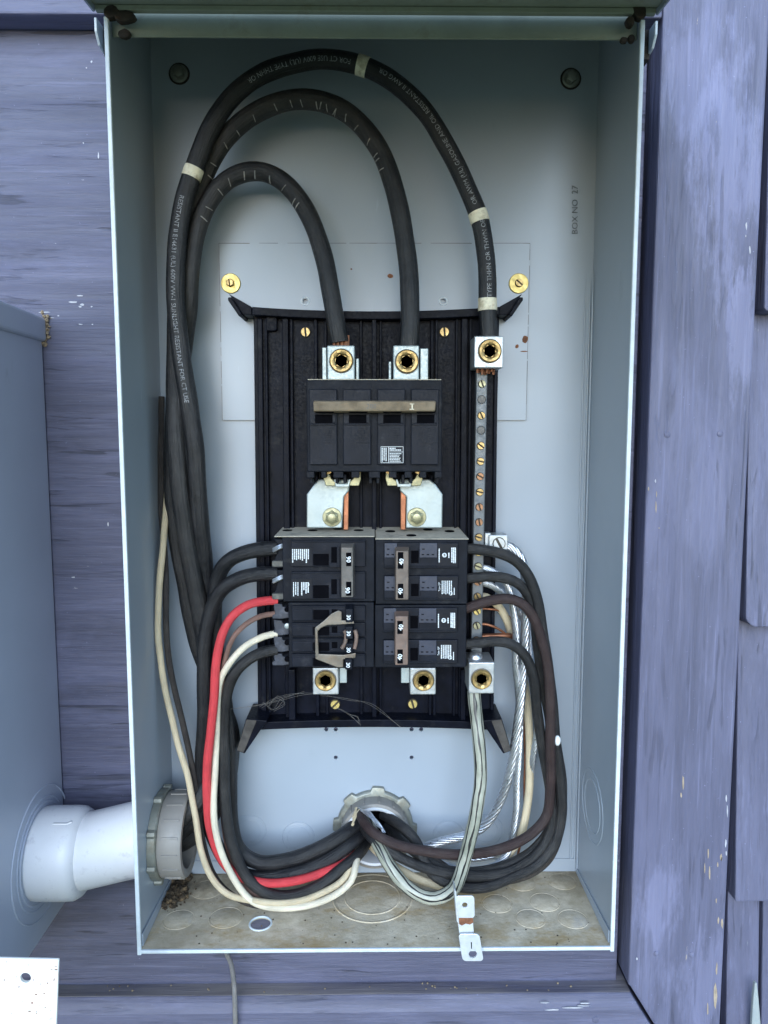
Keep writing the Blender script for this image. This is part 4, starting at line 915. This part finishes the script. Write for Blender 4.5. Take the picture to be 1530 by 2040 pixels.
# forty amp pairs on the right
specs = (('two pole breaker at the upper right whose grey brown tie is marked 40', (1075, 1140, 1141, 1204), 'handlebrown', (1097, 1196), (1119, 1178), ((1100, 1133), (1163, 1192))),
         ('two pole breaker at the lower right whose reddish brown tie is marked 40', (1205, 1268, 1269, 1330), 'handlered', (1227, 1326), (1250, 1309), ((1237, 1263), (1294, 1322))))
for qi, (lab, ys, hm, hy, ny, nw) in enumerate(specs):
    b = thing('circuit_breaker', lab, 'circuit breaker', P(840, ys[3], .06), 'circuit breakers')
    dx = -0.012 * 0
    bbody(b, 748 - qi, ys[0], 931 - qi * 2, ys[3])
    if qi == 0: dust_top(b, 748, 934, 1075, 0, 0.004)
    for pi, (y0, y1) in enumerate(((ys[0], ys[1]), (ys[2], ys[3]))):
        x_ = -qi * 1.5
        f = face(b, 765 + x_, y0 + 6, 913 + x_, y1 - 8)
        inset(f, 'ridge', 766 + x_, y1 - 13, 912 + x_, y1 - 11, YFA, 'breaker', 0.0006, 0.0003)
        inset(f, 'handle_slot', 819 + x_, y0 + 22, 834 + x_, y0 + 47, YFA, 'slot')
        inset(f, 'slot_jamb', 834 + x_, y0 + 18, 838 + x_, y0 + 47, YFA, 'breakerface', 0.0009, 0.0003)
        for a0, a1 in ((766, 791), (836, 871)):
            pd = inset(f, 'moulded_pad', a0 + x_, y0 + 7, a1 + x_, y0 + 36, YFA, 'breakerblue', 0.0010, 0.0003)
            bm = NB()
            for k in range(3): pbox(bm, a0 + x_ + 4 + k*10, y0 + 29, a0 + x_ + 9 + k*10, y0 + 31, YFA - 0.0012, YFA)
            pbox(bm, a0 + x_ + 5, y0 + 18, a0 + x_ + 10, y0 + 20, YFA - 0.0012, YFA)
            obj('moulded_marks', bm, M['slot'], pd)
        inset(f, 'label_pad', 872 + x_, y0 + 8, 912 + x_, y1 - 9, YFA, 'label', 0.0004, 0.0002)
        bm = NB(); yq = YFA - 0.0005
        if pi == 0:
            microtext(bm, 874 + x_, y0 + 18, 878 + x_, y0 + 46, yq, 1, True, 0.05, 0.5); microtext(bm, 893 + x_, y0 + 26, 897 + x_, y0 + 38, yq, 1, True, 0.05, 0.6)
            ringt(bm, P(885.5 + x_, y0 + 31, yq), 'Y', 3.6 * MPP(885, y0, yq), 0.00045, 18, None, 4)
            text(bm, 'S', P(885.5 + x_, y0 + 31, yq), 5 * MPP(885, y0, yq), R(90), 0.0001)
            microtext(bm, 899 + x_, y0 + 16, 909 + x_, y0 + 47, yq, 3, True, 0.05, 0.75)
        else:
            text(bm, 'Type QP', P(875.5 + x_, y0 + 28, yq), 4.6 * MPP(875, y0, yq), R(90), 0.0001); microtext(bm, 880 + x_, y0 + 16, 902 + x_, y0 + 45, yq, 6, True, 0.15, 0.5)
            ringt(bm, P(898 + x_, y0 + 41, yq), 'Y', 3.6 * MPP(898, y0, yq), 0.0002, 16, None, 4); microtext(bm, 904 + x_, y0 + 30, 907 + x_, y0 + 46, yq, 1, True, 0.1, 0.6)
        obj('label_print', bm, M['white'], f)
        bm = NB(); prism(bm, [(913 + x_, y0 + 3), (932 + x_, y0 + 4), (932 + x_, y0 + 16), (924 + x_, y0 + 18), (924 + x_, y0 + 34), (931 + x_, y0 + 42), (931 + x_, y1 - 3), (913 + x_, y1 - 3)], 0.050, 0.080); t = obj('terminal_block', bm, M['breaker'], b, bevel=0.0005)
        bm = NB(); prism(bm, [(919 + x_, y0 + 18), (929 + x_, y0 + 16), (928 + x_, y0 + 24), (924 + x_, y0 + 30), (919 + x_, y0 + 30)], 0.046, 0.049); obj('clamp_plate', bm, M['tin'], t, bevel=0.0004)
    h = handle_tie(b, 787 - qi, hy[0], 815 - qi, hy[1], hm)
    for ya, yb2 in nw: inset(h, 'number_window', 792.5 - qi, ya, 803.5 - qi, yb2, 0.030, 'slot', 0.0002)
    num(h, '40', 799.5 - qi, ny[0], 0.0297, R(80)); num(h, '40', 797.5 - qi, ny[1], 0.0297, R(80))

# ------------------------------------------------------------------ neutral bar
nbr = thing('neutral_bar', 'long grey neutral bar with a column of screws and lugs at both ends', 'terminal bar', P(948, 1380, .075))
YN = 0.064
bm = NB(); prism(bm, [(949.5, 735), (971.5, 735), (960, 1310), (938, 1310)], YN, YN + 0.010); obj('bar', bm, M['barmetal'], nbr, bevel=0.0008)
ys_ = [765, 796, 828, 857, 888, 919, 949, 980, 1010, 1040, 1070, 1100, 1128, 1159, 1188, 1217, 1246, 1275]
for i, y in enumerate(ys_):
    x = 960.3 + (948.5 - 960.3) * (y - 760) / (1300 - 760); c = P(x, y, YN); k = MPP(x, y, YN)
    if i in (1, 3):
        bm = NB(); lathe(bm, c, 'Y', [(8.8*k, 0.0001), (8.2*k, 0.0005), (7.2*k, 0.0001)], 20, False); obj('hole_rim', bm, M['barmetal'], nbr, 40)
        bm = NB(); lathe(bm, c, 'Y', [(7.2*k, 0.0001), (7.2*k, 0.0002)], 20); obj('empty_hole', bm, M['handle'], nbr)
    else: screw('bar_screw', c, 7.8 * k, M[('olive', 'gold', 'brass', 'coppery')[(i * 7 + (1 if 5 < i < 11 else 0) * 3) % 4 if not 4 <= i <= 10 else (3 if i in (6, 8, 9) else 2)]], nbr, random.uniform(0.2, 1.6), True, 0.0024)
lug(945, 669, 1003, 733, 0.046, 0.026, 975.5, 699.5, 24, nbr)
l2 = lug(934, 1320, 985, 1382, 0.044, 0.030, 959, 1352, 21.5, nbr)
bm = NB(); lathe(bm, P(947, 1312, 0.058), 'Z', [(0.006, -0.004), (0.006, 0.0025), (0.0045, 0.005), (0.002, 0.006)], 20); obj('chrome_screw', bm, M['strand'], nbr, 40)
bm = NB(); pbox(bm, 974, 1066, 1012, 1096, 0.062, 0.080); l3 = obj('lug', bm, M['alu'], nbr, bevel=0.0008)
screw('slot_screw', P(994, 1083, 0.062), 13 * MPP(994, 1083, .062), M['alu'], l3, 0.5, True, 0.0012)
bm = NB(); pbox(bm, 966, 1062, 978, 1090, 0.066, 0.076); obj('lug_neck', bm, M['alu'], l3, bevel=0.0006)
bm = NB()
for i in range(11):
    a = P(951 + i*3.3, 722, 0.055 + (i % 3)*0.003); b = P(951.5 + i*3.15, 744 + random.uniform(-4, 3), 0.055 + (i % 3)*0.003); tube(bm, [a, a.lerp(b, .5), b], 0.0011, 6)
obj('copper_ends', bm, M['copper'], nbr, 50)

# ------------------------------------------------------------------ cables
def cable(name, label, cat, cp, wpx, m, group=None, seg=14, wob=0.018):
    """cp: (px, py, depth); wpx: diameter in photo pixels at the middle"""
    pts = [P(*c) for c in cp]; mid = cp[len(cp)//2]; r = wpx * 0.5 * MPP(mid[0], mid[1], mid[2])
    path = smoothpath(pts, 0.004); q = [random.uniform(0, 6.28) for _ in range(6)]
    for i in range(len(path)):
        e = min(1.0, i / 6, (len(path) - 1 - i) / 6); x = i * 0.004
        path[i] = path[i] + Vector((math.sin(x*62+q[0]) + .35*math.sin(x*150+q[1]), .5*math.sin(x*50+q[2]), math.sin(x*56+q[3]) + .35*math.sin(x*140+q[4]))) * (0.00034 * e)
    fr = frames(path)
    t = thing(name, label, cat, pts[0], group)
    bm = NB(); ph = random.random() * 9
    tube(bm, path, r, seg, True, fr, (lambda s: 1 + wob * math.sin(s * 160 + ph) * math.sin(s * 43 + 2 * ph)) if wob else None)
    o = obj('insulation', bm, M[m], t, 60)
    return t, o, fr, r
def arclen(fr):
    S = [0]
    for i in range(1, len(fr)): S.append(S[-1] + (fr[i][0] - fr[i-1][0]).length)
    return S
def s_at(fr, px, py):
    """arc length of the point nearest a photo pixel"""
    S = arclen(fr); best = (1e9, 0)
    for (p, *_), s in zip(fr, S):
        d = MR.transposed() @ (p - CAM); x = W/2 - F * d.x / d.z; y = H/2 + F * d.y / d.z
        best = min(best, ((x - px)**2 + (y - py)**2, s))
    return best[1]
def band(parent, fr, r, s0, s1, m, name='tape_band'):
    S = arclen(fr); sub = [f for f, s in zip(fr, S) if s0 <= s <= s1]
    bm = NB(); tube(bm, [f[0] for f in sub], r + 0.0005, 20, True, sub); return obj(name, bm, M[m], parent, 40)
SVC = 'heavy black service cables'
A = [(330,1668,.058),(362,1652,.058),(402,1612,.060),(434,1540,.066),(446,1450,.074),(436,1350,.080),(420,1240,.078),(408,1140,.070),(398,1020,.060),(389,900,.056),(376,800,.054),(361,700,.053),(351,620,.053),(349,545,.053),(361,430,.054),(383,345,.055),(414,264,.056),(460,197,.058),(520,150,.060),(590,124,.061),(650,117,.062),(723,131,.062),(790,169,.062),(845,222,.062),(890,290,.061),(926,362,.060),(953,433,.059),(966,500,.058),(971,560,.058),(973,640,.058),(974,690,.058)]
tA, oA, fA, rA = cable('service_cable', 'longest outer black service cable banded with white tape and printed lettering', 'cable', A, 37, 'black', SVC, 20)
for px, py, hw in ((380, 348, 16), (723, 132, 13), (955, 437, 15), (972, 606, 16)):
    s = s_at(fA, px, py); hh = hw * MPP(px, py, .058); band(oA, fA, rA, s - hh, s + hh, 'tape')
bm = NB(); cabletext(bm, 'TYPE THHN OR THWN OR', fA, rA, s_at(fA, 974, 590), 0.0034, -0.05); obj('cable_print', bm, M['cableprint'], oA)
bm = NB(); cabletext(bm, 'OR AWM (UL) GASOLINE AND OIL RESISTANT II AWG OR', fA, rA, s_at(fA, 948, 410), 0.0034, 0.1); obj('cable_print', bm, M['cableprint'], oA)
bm = NB(); cabletext(bm, 'FOR CT USE 600V (UL) TYPE THHN OR', fA, rA, s_at(fA, 700, 125), 0.0034, 0.35); obj('cable_print', bm, M['cableprint'], oA)
bm = NB(); cabletext(bm, 'RESISTANT II E14631 (UL) 600V VW-1 SUNLIGHT RESISTANT FOR CT USE', fA, rA, s_at(fA, 368, 395), 0.0034, 0.0); obj('cable_print', bm, M['cableprint'], oA)
B = [(325,1640,.050),(360,1630,.050),(398,1590,.055),(428,1520,.068),(436,1420,.072),(412,1300,.068),(390,1170,.064),(368,1050,.060),(356,950,.058),(351,850,.060),(349,740,.066),(354,620,.072),(368,500,.073),(384,420,.071),(408,348,.069),(444,284,.067),(492,236,.066),(545,207,.066),(600,197,.066),(655,206,.066),(706,237,.065),(750,290,.063),(781,360,.060),(801,440,.057),(812,520,.054),(816,600,.051),(816,660,.049),(813,700,.049)]
tB, oB, fB, rB = cable('service_cable', 'middle black service cable arching to the right hand main lug', 'cable', B, 38, 'blackdusty', SVC, 20, 0.015)
C = [(330,1690,.066),(365,1678,.066),(410,1640,.068),(452,1560,.074),(461,1468,.078),(432,1380,.081),(394,1280,.081),(368,1160,.080),(350,1040,.080),(344,920,.080),(350,800,.078),(364,700,.072),(374,620,.067),(381,530,.065),(394,455,.066),(418,398,.067),(455,358,.068),(500,342,.068),(545,350,.067),(585,381,.064),(620,440,.060),(645,515,.056),(660,585,.053),(671,650,.050),(676,682,.050)]
tC, oC, fC, rC = cable('service_cable', 'innermost black service cable bending down to the left hand main lug', 'cable', C, 36, 'blackdusty', SVC, 20, 0.02)
def creases(o, fr, r, spots, a0=0.5, a1=1.5, side=1):
    S = arclen(fr); bm = NB()
    for px, py in spots:
        s = s_at(fr, px, py); i = min(range(len(S)), key=lambda q: abs(S[q] - s)); p, t, n, b = fr[i]
        j = random.uniform(-.15, .15); tw = random.uniform(-0.002, 0.002)
        pts = []
        for k in range(7):
            a = side * (a0 + j + (a1 - a0) * k / 6); pts.append(p + t * (tw * k / 6) + (n * math.cos(a) + b * math.sin(a)) * (r + 0.0001))
        tube(bm, pts, random.uniform(.0003, .0005), 5)
    obj('bend_creases', bm, M['crease'], o, 50)
# inner side of the bend: b = t x n
creases(oB, fB, rB, [(408,348),(420,320),(444,290),(470,265),(500,235),(545,210),(578,200),(595,198),(628,201),(638,203),(655,207),(672,214),(678,217),(700,232),(722,252),(742,280),(758,305),(764,320),(771,336)], 0.5, 1.25, 1)
creases(oC, fC, rC, [(400,440),(408,418),(430,382),(455,360),(487,343),(513,343),(540,349),(575,372),(598,398),(606,412)], 0.3, 1.2, 1)
bm = NB()
for i in range(12):
    a = P(664 + i*2.7, 668, 0.048 + (i % 3)*.003); b = P(666 + i*2.5, 694, 0.048 + (i % 3)*.003); tube(bm, [a, a.lerp(b, .5), b], 0.0011, 6)
obj('copper_ends', bm, M['copper'], oC, 50)

BR = 'branch circuit wires'
t, o, f, r = cable('branch_cable', 'thick black cable from the top left breaker terminal', 'cable', [(552,1092,.053),(520,1094,.052),(485,1101,.053),(455,1118,.056),(436,1150,.060),(428,1200,.063),(430,1290,.066),(448,1390,.066),(457,1490,.064),(458,1580,.062),(462,1640,.060),(476,1692,.058),(515,1718,.057),(570,1714,.058),(625,1695,.062),(680,1665,.070),(715,1640,.084)], 29, 'black', BR)
t, o, f, r = cable('branch_cable', 'thick black cable from the second left breaker terminal', 'cable', [(552,1142,.053),(515,1144,.051),(475,1154,.052),(440,1178,.054),(418,1222,.056),(408,1290,.056),(407,1370,.055),(405,1450,.056),(402,1530,.060),(405,1600,.062),(425,1670,.060),(462,1730,.055),(520,1748,.052),(590,1738,.054),(650,1714,.060),(700,1680,.070),(725,1655,.084)], 28, 'black', BR)
cable('branch_wire', 'bright red wire from the left breakers', 'wire', [(552,1196,.053),(528,1197,.050),(495,1204,.048),(465,1226,.047),(443,1265,.046),(430,1325,.045),(425,1400,.044),(421,1450,.044),(414,1520,.044),(412,1590,.044),(418,1650,.044),(438,1705,.044),(472,1742,.044),(520,1758,.044),(570,1758,.045),(630,1743,.050),(690,1717,.060),(730,1680,.080)], 17.5, 'red', BR)
cable('branch_wire', 'thin brown wire from the left breakers just under the red one', 'wire', [(552,1222,.053),(520,1227,.051),(490,1243,.050),(463,1272,.049),(448,1315,.050),(442,1370,.052),(440,1450,.053),(441,1540,.053),(444,1620,.053),(458,1700,.051),(490,1765,.047),(540,1797,.043),(600,1794,.043),(650,1775,.046),(690,1745,.052),(722,1700,.080)], 10.5, 'brownins', BR)
cable('branch_wire', 'cream white wire from the left breakers beside the red one', 'wire', [(552,1262,.053),(525,1268,.050),(490,1287,.048),(458,1320,.047),(438,1356,.048),(433,1400,.050),(432,1480,.050),(428,1540,.047),(425,1600,.043),(428,1650,.040),(446,1708,.038),(476,1765,.036),(510,1799,.036),(560,1810,.036),(620,1803,.037),(670,1782,.039),(700,1755,.044),(708,1728,.050),(714,1690,.070),(722,1660,.085)], 13.5, 'ivory', BR)
cable('branch_wire', 'black wire from the lowest left breaker terminal', 'wire', [(552,1294,.053),(525,1299,.051),(495,1314,.050),(468,1342,.050),(452,1385,.053),(447,1450,.054),(446,1520,.052),(449,1600,.049),(462,1680,.045),(490,1745,.042),(530,1778,.041),(580,1785,.042),(630,1768,.045),(680,1731,.052),(715,1700,.064),(735,1672,.085)], 22, 'blackdusty', BR)
cable('branch_wire', 'long cream wire running down the left wall of the box', 'wire', [(336,940,.088),(332,1005,.080),(327,1070,.070),(319,1140,.064),(315,1220,.060),(319,1300,.058),(332,1390,.056),(354,1480,.053),(376,1550,.049),(388,1620,.045),(399,1690,.042),(420,1746,.039),(456,1782,.037),(510,1795,.036),(560,1798,.037),(620,1787,.040),(680,1757,.046),(705,1715,.060),(720,1670,.086)], 13, 'cream', BR)
cable('branch_wire', 'dark wire running down the left wall beside the cream one', 'wire', [(322,790,.090),(320,900,.086),(322,1010,.082),(328,1110,.074),(331,1200,.066),(333,1280,.062),(344,1360,.060),(364,1440,.058),(384,1530,.056),(394,1610,.052),(404,1680,.049),(425,1740,.045),(455,1778,.041),(505,1802,.039),(560,1800,.040),(625,1778,.045),(680,1742,.055),(722,1690,.086)], 12, 'darkbrown', BR)
# right hand side
cable('branch_cable', 'black cable from the top right breaker sweeping outermost to the right', 'cable', [(918,1093,.052),(945,1094,.050),(990,1101,.048),(1025,1117,.047),(1052,1148,.047),(1070,1195,.047),(1081,1255,.048),(1092,1330,.049),(1100,1410,.050),(1108,1490,.050),(1117,1560,.049),(1118,1620,.047),(1104,1680,.044),(1068,1722,.041),(1017,1748,.040),(966,1767,.039),(915,1766,.041),(869,1749,.045),(846,1718,.052),(829,1676,.060),(800,1645,.070),(762,1622,.086)], 21, 'blackdusty', BR)
cable('branch_cable', 'black cable from the second right breaker terminal', 'cable', [(918,1153,.052),(945,1151,.050),(985,1148,.049),(1022,1156,.049),(1048,1180,.050),(1064,1225,.052),(1072,1290,.055),(1082,1360,.057),(1094,1430,.058),(1102,1500,.058),(1106,1570,.056),(1100,1640,.052),(1065,1690,.049),(1015,1722,.048),(960,1736,.050),(900,1736,.053),(850,1715,.058),(805,1680,.066),(770,1645,.086)], 20, 'blackdusty', BR)
cable('branch_cable', 'dark maroon cable from the third right breaker terminal', 'cable', [(920,1214,.052),(938,1209,.050),(972,1197,.048),(1012,1192,.046),(1044,1205,.045),(1068,1240,.045),(1084,1295,.045),(1094,1360,.045),(1097,1430,.045),(1097,1500,.045),(1096,1560,.045),(1090,1620,.044),(1064,1657,.043),(1022,1682,.042),(966,1698,.042),(900,1702,.043),(839,1695,.045),(788,1682,.048),(747,1660,.055),(722,1632,.070),(715,1612,.088)], 20, 'maroon', BR)
cable('branch_cable', 'black cable from the lowest right breaker terminal', 'cable', [(920,1284,.052),(945,1282,.050),(985,1278,.049),(1020,1284,.048),(1047,1308,.048),(1062,1350,.049),(1070,1410,.050),(1078,1470,.051),(1088,1530,.051),(1097,1590,.050),(1098,1650,.047),(1068,1704,.044),(1017,1735,.043),(956,1746,.043),(890,1740,.045),(829,1722,.048),(778,1697,.053),(738,1668,.062),(720,1640,.086)], 20, 'blackdusty', BR)
cable('branch_cable', 'worn brown black cable nearest the right wall', 'cable', [(1085,1330,.062),(1100,1420,.060),(1112,1500,.058),(1120,1570,.057),(1117,1640,.056),(1105,1690,.055),(1082,1722,.055),(1040,1745,.054),(980,1755,.054),(920,1748,.056),(868,1716,.062),(820,1680,.070),(775,1640,.088)], 18, 'darkbrown', BR)
c0 = P(1111, 1476, 0.0445); bm = NB(); lathe(bm, P(1111, 1476, 0.0445), 'Y', [(0.0024, -0.002), (0.0026, 0.0), (0.0016, 0.0012), (0.0004, 0.0015)], 10, True, (Vector((1,0,0)), Vector((0,0,1.7)), Vector((0,-1,0))))
wm = [o for o in bpy.data.objects if o.get('label') == 'black cable from the top right breaker sweeping outermost to the right'][0]
obj('paint_blob', bm, M['white'], wm, 60)
# striped grey cable out of the lower neutral lug
cable('neutral_cable', 'grey cable with black stripes looping below the lower neutral lug', 'cable', [(944,1376,.058),(946,1400,.056),(951,1440,.052),(956,1500,.046),(956,1560,.042),(948,1620,.038),(935,1680,.036),(920,1735,.035),(902,1772,.034),(868,1790,.034),(832,1782,.036),(800,1757,.040),(775,1722,.046),(757,1688,.054),(742,1655,.070),(735,1635,.088)], 26, 'striped', None, 24)
bm = NB(); rope(bm, smoothpath([P(944, 1376, .056), P(945, 1390, .0555), P(946, 1404, .055)], .002), 0.0046, 7, .05)
# twisted bare aluminium
AL = 'bare twisted aluminium conductors'
def strandcable(label, cp, wpx, pitch=0.055):
    pts = smoothpath([P(*c) for c in cp], 0.004); mid = cp[len(cp)//2]; r = wpx * .5 * MPP(*mid)
    t = thing('bare_conductor', label, 'wire', pts[0], AL); bm = NB(); rope(bm, pts, r, 8, pitch, 7); obj('twisted_strands', bm, M['strand'], t, 60); return t
lugs3 = strandcable('bare twisted aluminium conductor leaving the small lug high on the right', [(1000,1085,.070),(1018,1090,.068),(1036,1110,.066),(1046,1145,.066),(1049,1200,.067),(1047,1260,.067),(1043,1330,.066),(1037,1400,.064),(1028,1470,.064),(1015,1540,.066),(995,1600,.070),(965,1645,.074),(925,1665,.077),(880,1676,.079),(840,1688,.080),(800,1680,.084)], 19, 0.06)
strandcable('bare twisted aluminium conductor from the bar screw just below the top right cable', [(948,1128,.070),(972,1133,.068),(996,1147,.066),(1013,1170,.064),(1022,1210,.063),(1028,1260,.063),(1027,1320,.064),(1032,1370,.066),(1036,1430,.066),(1034,1500,.064),(1030,1560,.062),(1028,1620,.060),(1015,1690,.058),(990,1722,.056),(945,1734,.056),(900,1728,.060),(850,1705,.070),(800,1670,.086)], 14.5, 0.04)
strandcable('bare twisted aluminium conductor nearest the black cables on the right', [(946,1158,.070),(978,1166,.070),(1006,1186,.072),(1030,1215,.076),(1050,1250,.076),(1056,1310,.074),(1062,1370,.070),(1070,1420,.067),(1070,1460,.066),(1062,1510,.067),(1050,1600,.074),(1028,1660,.070),(990,1700,.068),(930,1710,.070),(870,1700,.078),(810,1670,.088)], 14, 0.04)
cable('neutral_wire', 'aged cream wire leaving the neutral bar behind the aluminium strands', 'wire', [(944,1188,.070),(968,1190,.070),(990,1204,.072),(1008,1232,.076),(1022,1280,.084),(1038,1330,.086),(1050,1390,.080),(1053,1450,.074),(1055,1520,.070),(1053,1590,.066),(1042,1650,.062),(1015,1700,.060),(960,1745,.056),(900,1765,.054),(850,1757,.056),(800,1735,.060),(760,1705,.068),(735,1680,.086)], 16, 'cream', BR)
CG = 'thin bare copper ground wires'
cable('ground_wire', 'upper thin bare copper ground wire on the neutral bar', 'wire', [(944,1214,.070),(970,1213,.070),(1000,1219,.072),(1020,1238,.078),(1030,1280,.084)], 4.5, 'copper', CG, 8)
cable('ground_wire', 'lower thin bare copper ground wire on the neutral bar', 'wire', [(944,1243,.070),(970,1244,.069),(995,1255,.070),(1014,1275,.073),(1030,1320,.080),(1040,1400,.082),(1045,1480,.080),(1046,1560,.076),(1044,1640,.072),(1030,1710,.066)], 5, 'copper', CG, 8)
cable('ground_wire', 'flat wide copper ground strap at the bottom of the neutral bar', 'wire', [(940,1270,.071),(975,1267,.070),(1005,1266,.070),(1022,1270,.074),(1030,1300,.080)], 11, 'copper', CG, 10)
cable('loose_cord', 'thin grey cord hanging below the box down over the bottom trim', 'cord', [(446,1850,.098),(449,1893,.096),(460,1920,.088),(466,1960,.078),(468,2000,.074),(470,2050,.074),(470,2140,.078)], 9.5, 'greycord', None, 10)
# frayed ends in the throat of the back bushing
for lab, pts, m, n_ in (('frayed bright aluminium strands in the mouth of the back bushing', [(718,1614,.076),(735,1622,.066),(752,1642,.058),(764,1655,.054)], 'strand', 10), ('frayed tan strands at the left of the back bushing mouth', [(712,1612,.072),(706,1626,.066),(704,1642,.062)], 'cream', 7)):
    bm = NB()
    for i in range(n_):
        j = lambda: random.uniform(-4.5, 4.5)
        tube(bm, smoothpath([P(x + j(), y + j(), d) for x, y, d in pts], .003), 0.0005, 5)
    tag(obj('frayed_strands', bm, M[m], None, 50, 0, P(*pts[0])), lab, 'strands')
# ------------------------------------------------------------------ loose cover plate at the lower left
YC = -0.140
cv = thing('cover_plate', 'white rust speckled metal cover plate standing at the lower left corner', 'cover plate', P(40, 2040, YC))
bm = NB(); prism(bm, [(-170, 1905), (117, 1912), (112, 2045), (106, 2260), (-170, 2260)], YC, YC + 0.0018); o = obj('sheet', bm, M['whitecover'], cv, bevel=0.0005)
cb = NB(); lathe(cb, P(51, 1948, YC) + Vector((0, .01, 0)), 'Y', [(0.0031, 0), (0.0031, .02)], 20); cut(o, cb)
for i in range(28):
    x, y = random.uniform(3, 112), random.uniform(1916, 2036); w, h = random.uniform(.5, 1) * random.choice((1, 2, 4.5)), random.uniform(.5, 1) * random.choice((1, 1.6, 2.6))
    if i < 6: x, y = random.uniform(104, 113), random.uniform(1914, 1960)
    if (x - 51)**2 + (y - 1948)**2 < 170: continue
    bm = NB(); prism(bm, [(x + w*math.cos(t)*random.uniform(.6,1.1), y + h*math.sin(t)*random.uniform(.6,1.1)) for t in [k*math.pi/4 for k in range(8)]], YC - 0.00015, YC + .0008); obj('rust_spot', bm, M['rust'], o)
# ------------------------------------------------------------------ grime, mud and webs
def clump(bm, c, r, n, sq=(1, 1, 1)):
    for i in range(n):
        d = Vector((random.gauss(0, .5) * sq[0], random.gauss(0, .5) * sq[1], abs(random.gauss(0, .4)) * sq[2])) * r
        q = bmesh.ops.create_icosphere(bm, subdivisions=1, radius=r * random.choice((.06, .1, .14, .2, .3)), matrix=Matrix.Translation(c + d))
        for v in q['verts']: v.co += Vector((random.uniform(-1,1), random.uniform(-1,1), random.uniform(-1,1))) * r * 0.07
bm = NB(); 
for px, py in ((335, 1768), (348, 1762), (362, 1750), (340, 1790), (330, 1800), (352, 1780)): clump(bm, on_floor(px, py), 0.009, 60, (1.3, 1, .35))
tag(obj('dirt_pile', bm, M['soil'], None, None, 0, on_floor(345, 1780)), 'heap of dark crumbled dirt in the left rear corner of the box floor', 'dirt', kind='stuff')
bm = NB(); clump(bm, on_floor(356, 1782), 0.006, 30, (1, 1, .5)); tag(obj('mud_crumbs', bm, M['mud'], None, None, 0, on_floor(356, 1782)), 'pale tan crumbs on the dark dirt under the left bushing', 'dirt', kind='stuff')
bm = NB()
for i in range(150):
    c = on_floor(random.uniform(300, 1200), random.uniform(1745, 1882)); r = random.uniform(.0003, .0009)
    bmesh.ops.create_icosphere(bm, subdivisions=1, radius=r, matrix=Matrix.Translation(c) @ Matrix.Diagonal((1, 1, .5, 1)))
tag(obj('grit', bm, M['soil'], None, None, 0, on_floor(700, 1800)), 'scattered grit on the dusty floor of the box', 'grit', kind='stuff')
bm = NB()
for px, py in ((90, 640), (92, 652), (91, 665), (90, 678), (88, 688)): clump(bm, P(px, py, YW - 0.001), 0.006, 24, (.5, .4, 1))
tag(obj('mud_nest', bm, M['mud'], None, None, 0, P(90, 665, YW)), 'dried tan mud nest stuck to the wall at the meter box corner', 'mud nest')
bm = NB()
for i in range(40):
    c = P(random.uniform(180, 1200), 1965, YT + random.uniform(.004, .018)); c.z = zf + (c.y - YT) / (YW - YT) * (zt - zf) + 0.001
    bmesh.ops.create_icosphere(bm, subdivisions=1, radius=random.uniform(.0005, .0013), matrix=Matrix.Translation(c))
tag(obj('ledge_crumbs', bm, M['mud'], None, None, 0, P(600, 1965, YT)), 'small crumbs lying on the ledge of the bottom trim', 'crumbs', kind='stuff')
for lab, runs in (('dusty cobweb strung across the black base at lower left', [((445,1415),(495,1408),(540,1398),(600,1382),(640,1385)), ((520,1408),(548,1392),(575,1385),(606,1380)), ((525,1400),(545,1412),(560,1395)), ((535,1408),(552,1388),(565,1402),(548,1415)), ((640,1384),(690,1392),(740,1405),(800,1447))]), ('dusty cobweb strand below the left base screw', [((672,1408),(695,1424),(720,1443)), ((695,1424),(712,1430),(716,1440))])):
    bm = NB()
    for rn in runs:
        for k in range(2):
            tube(bm, smoothpath([P(x + random.uniform(-3, 3), y + random.uniform(-3, 3), 0.062 + random.uniform(-.003, .003)) for x, y in rn], .003), 0.00010, 4)
    tag(obj('cobweb', bm, M['web'], None, 50, 0, P(*runs[0][0], .062)), lab, 'cobweb')
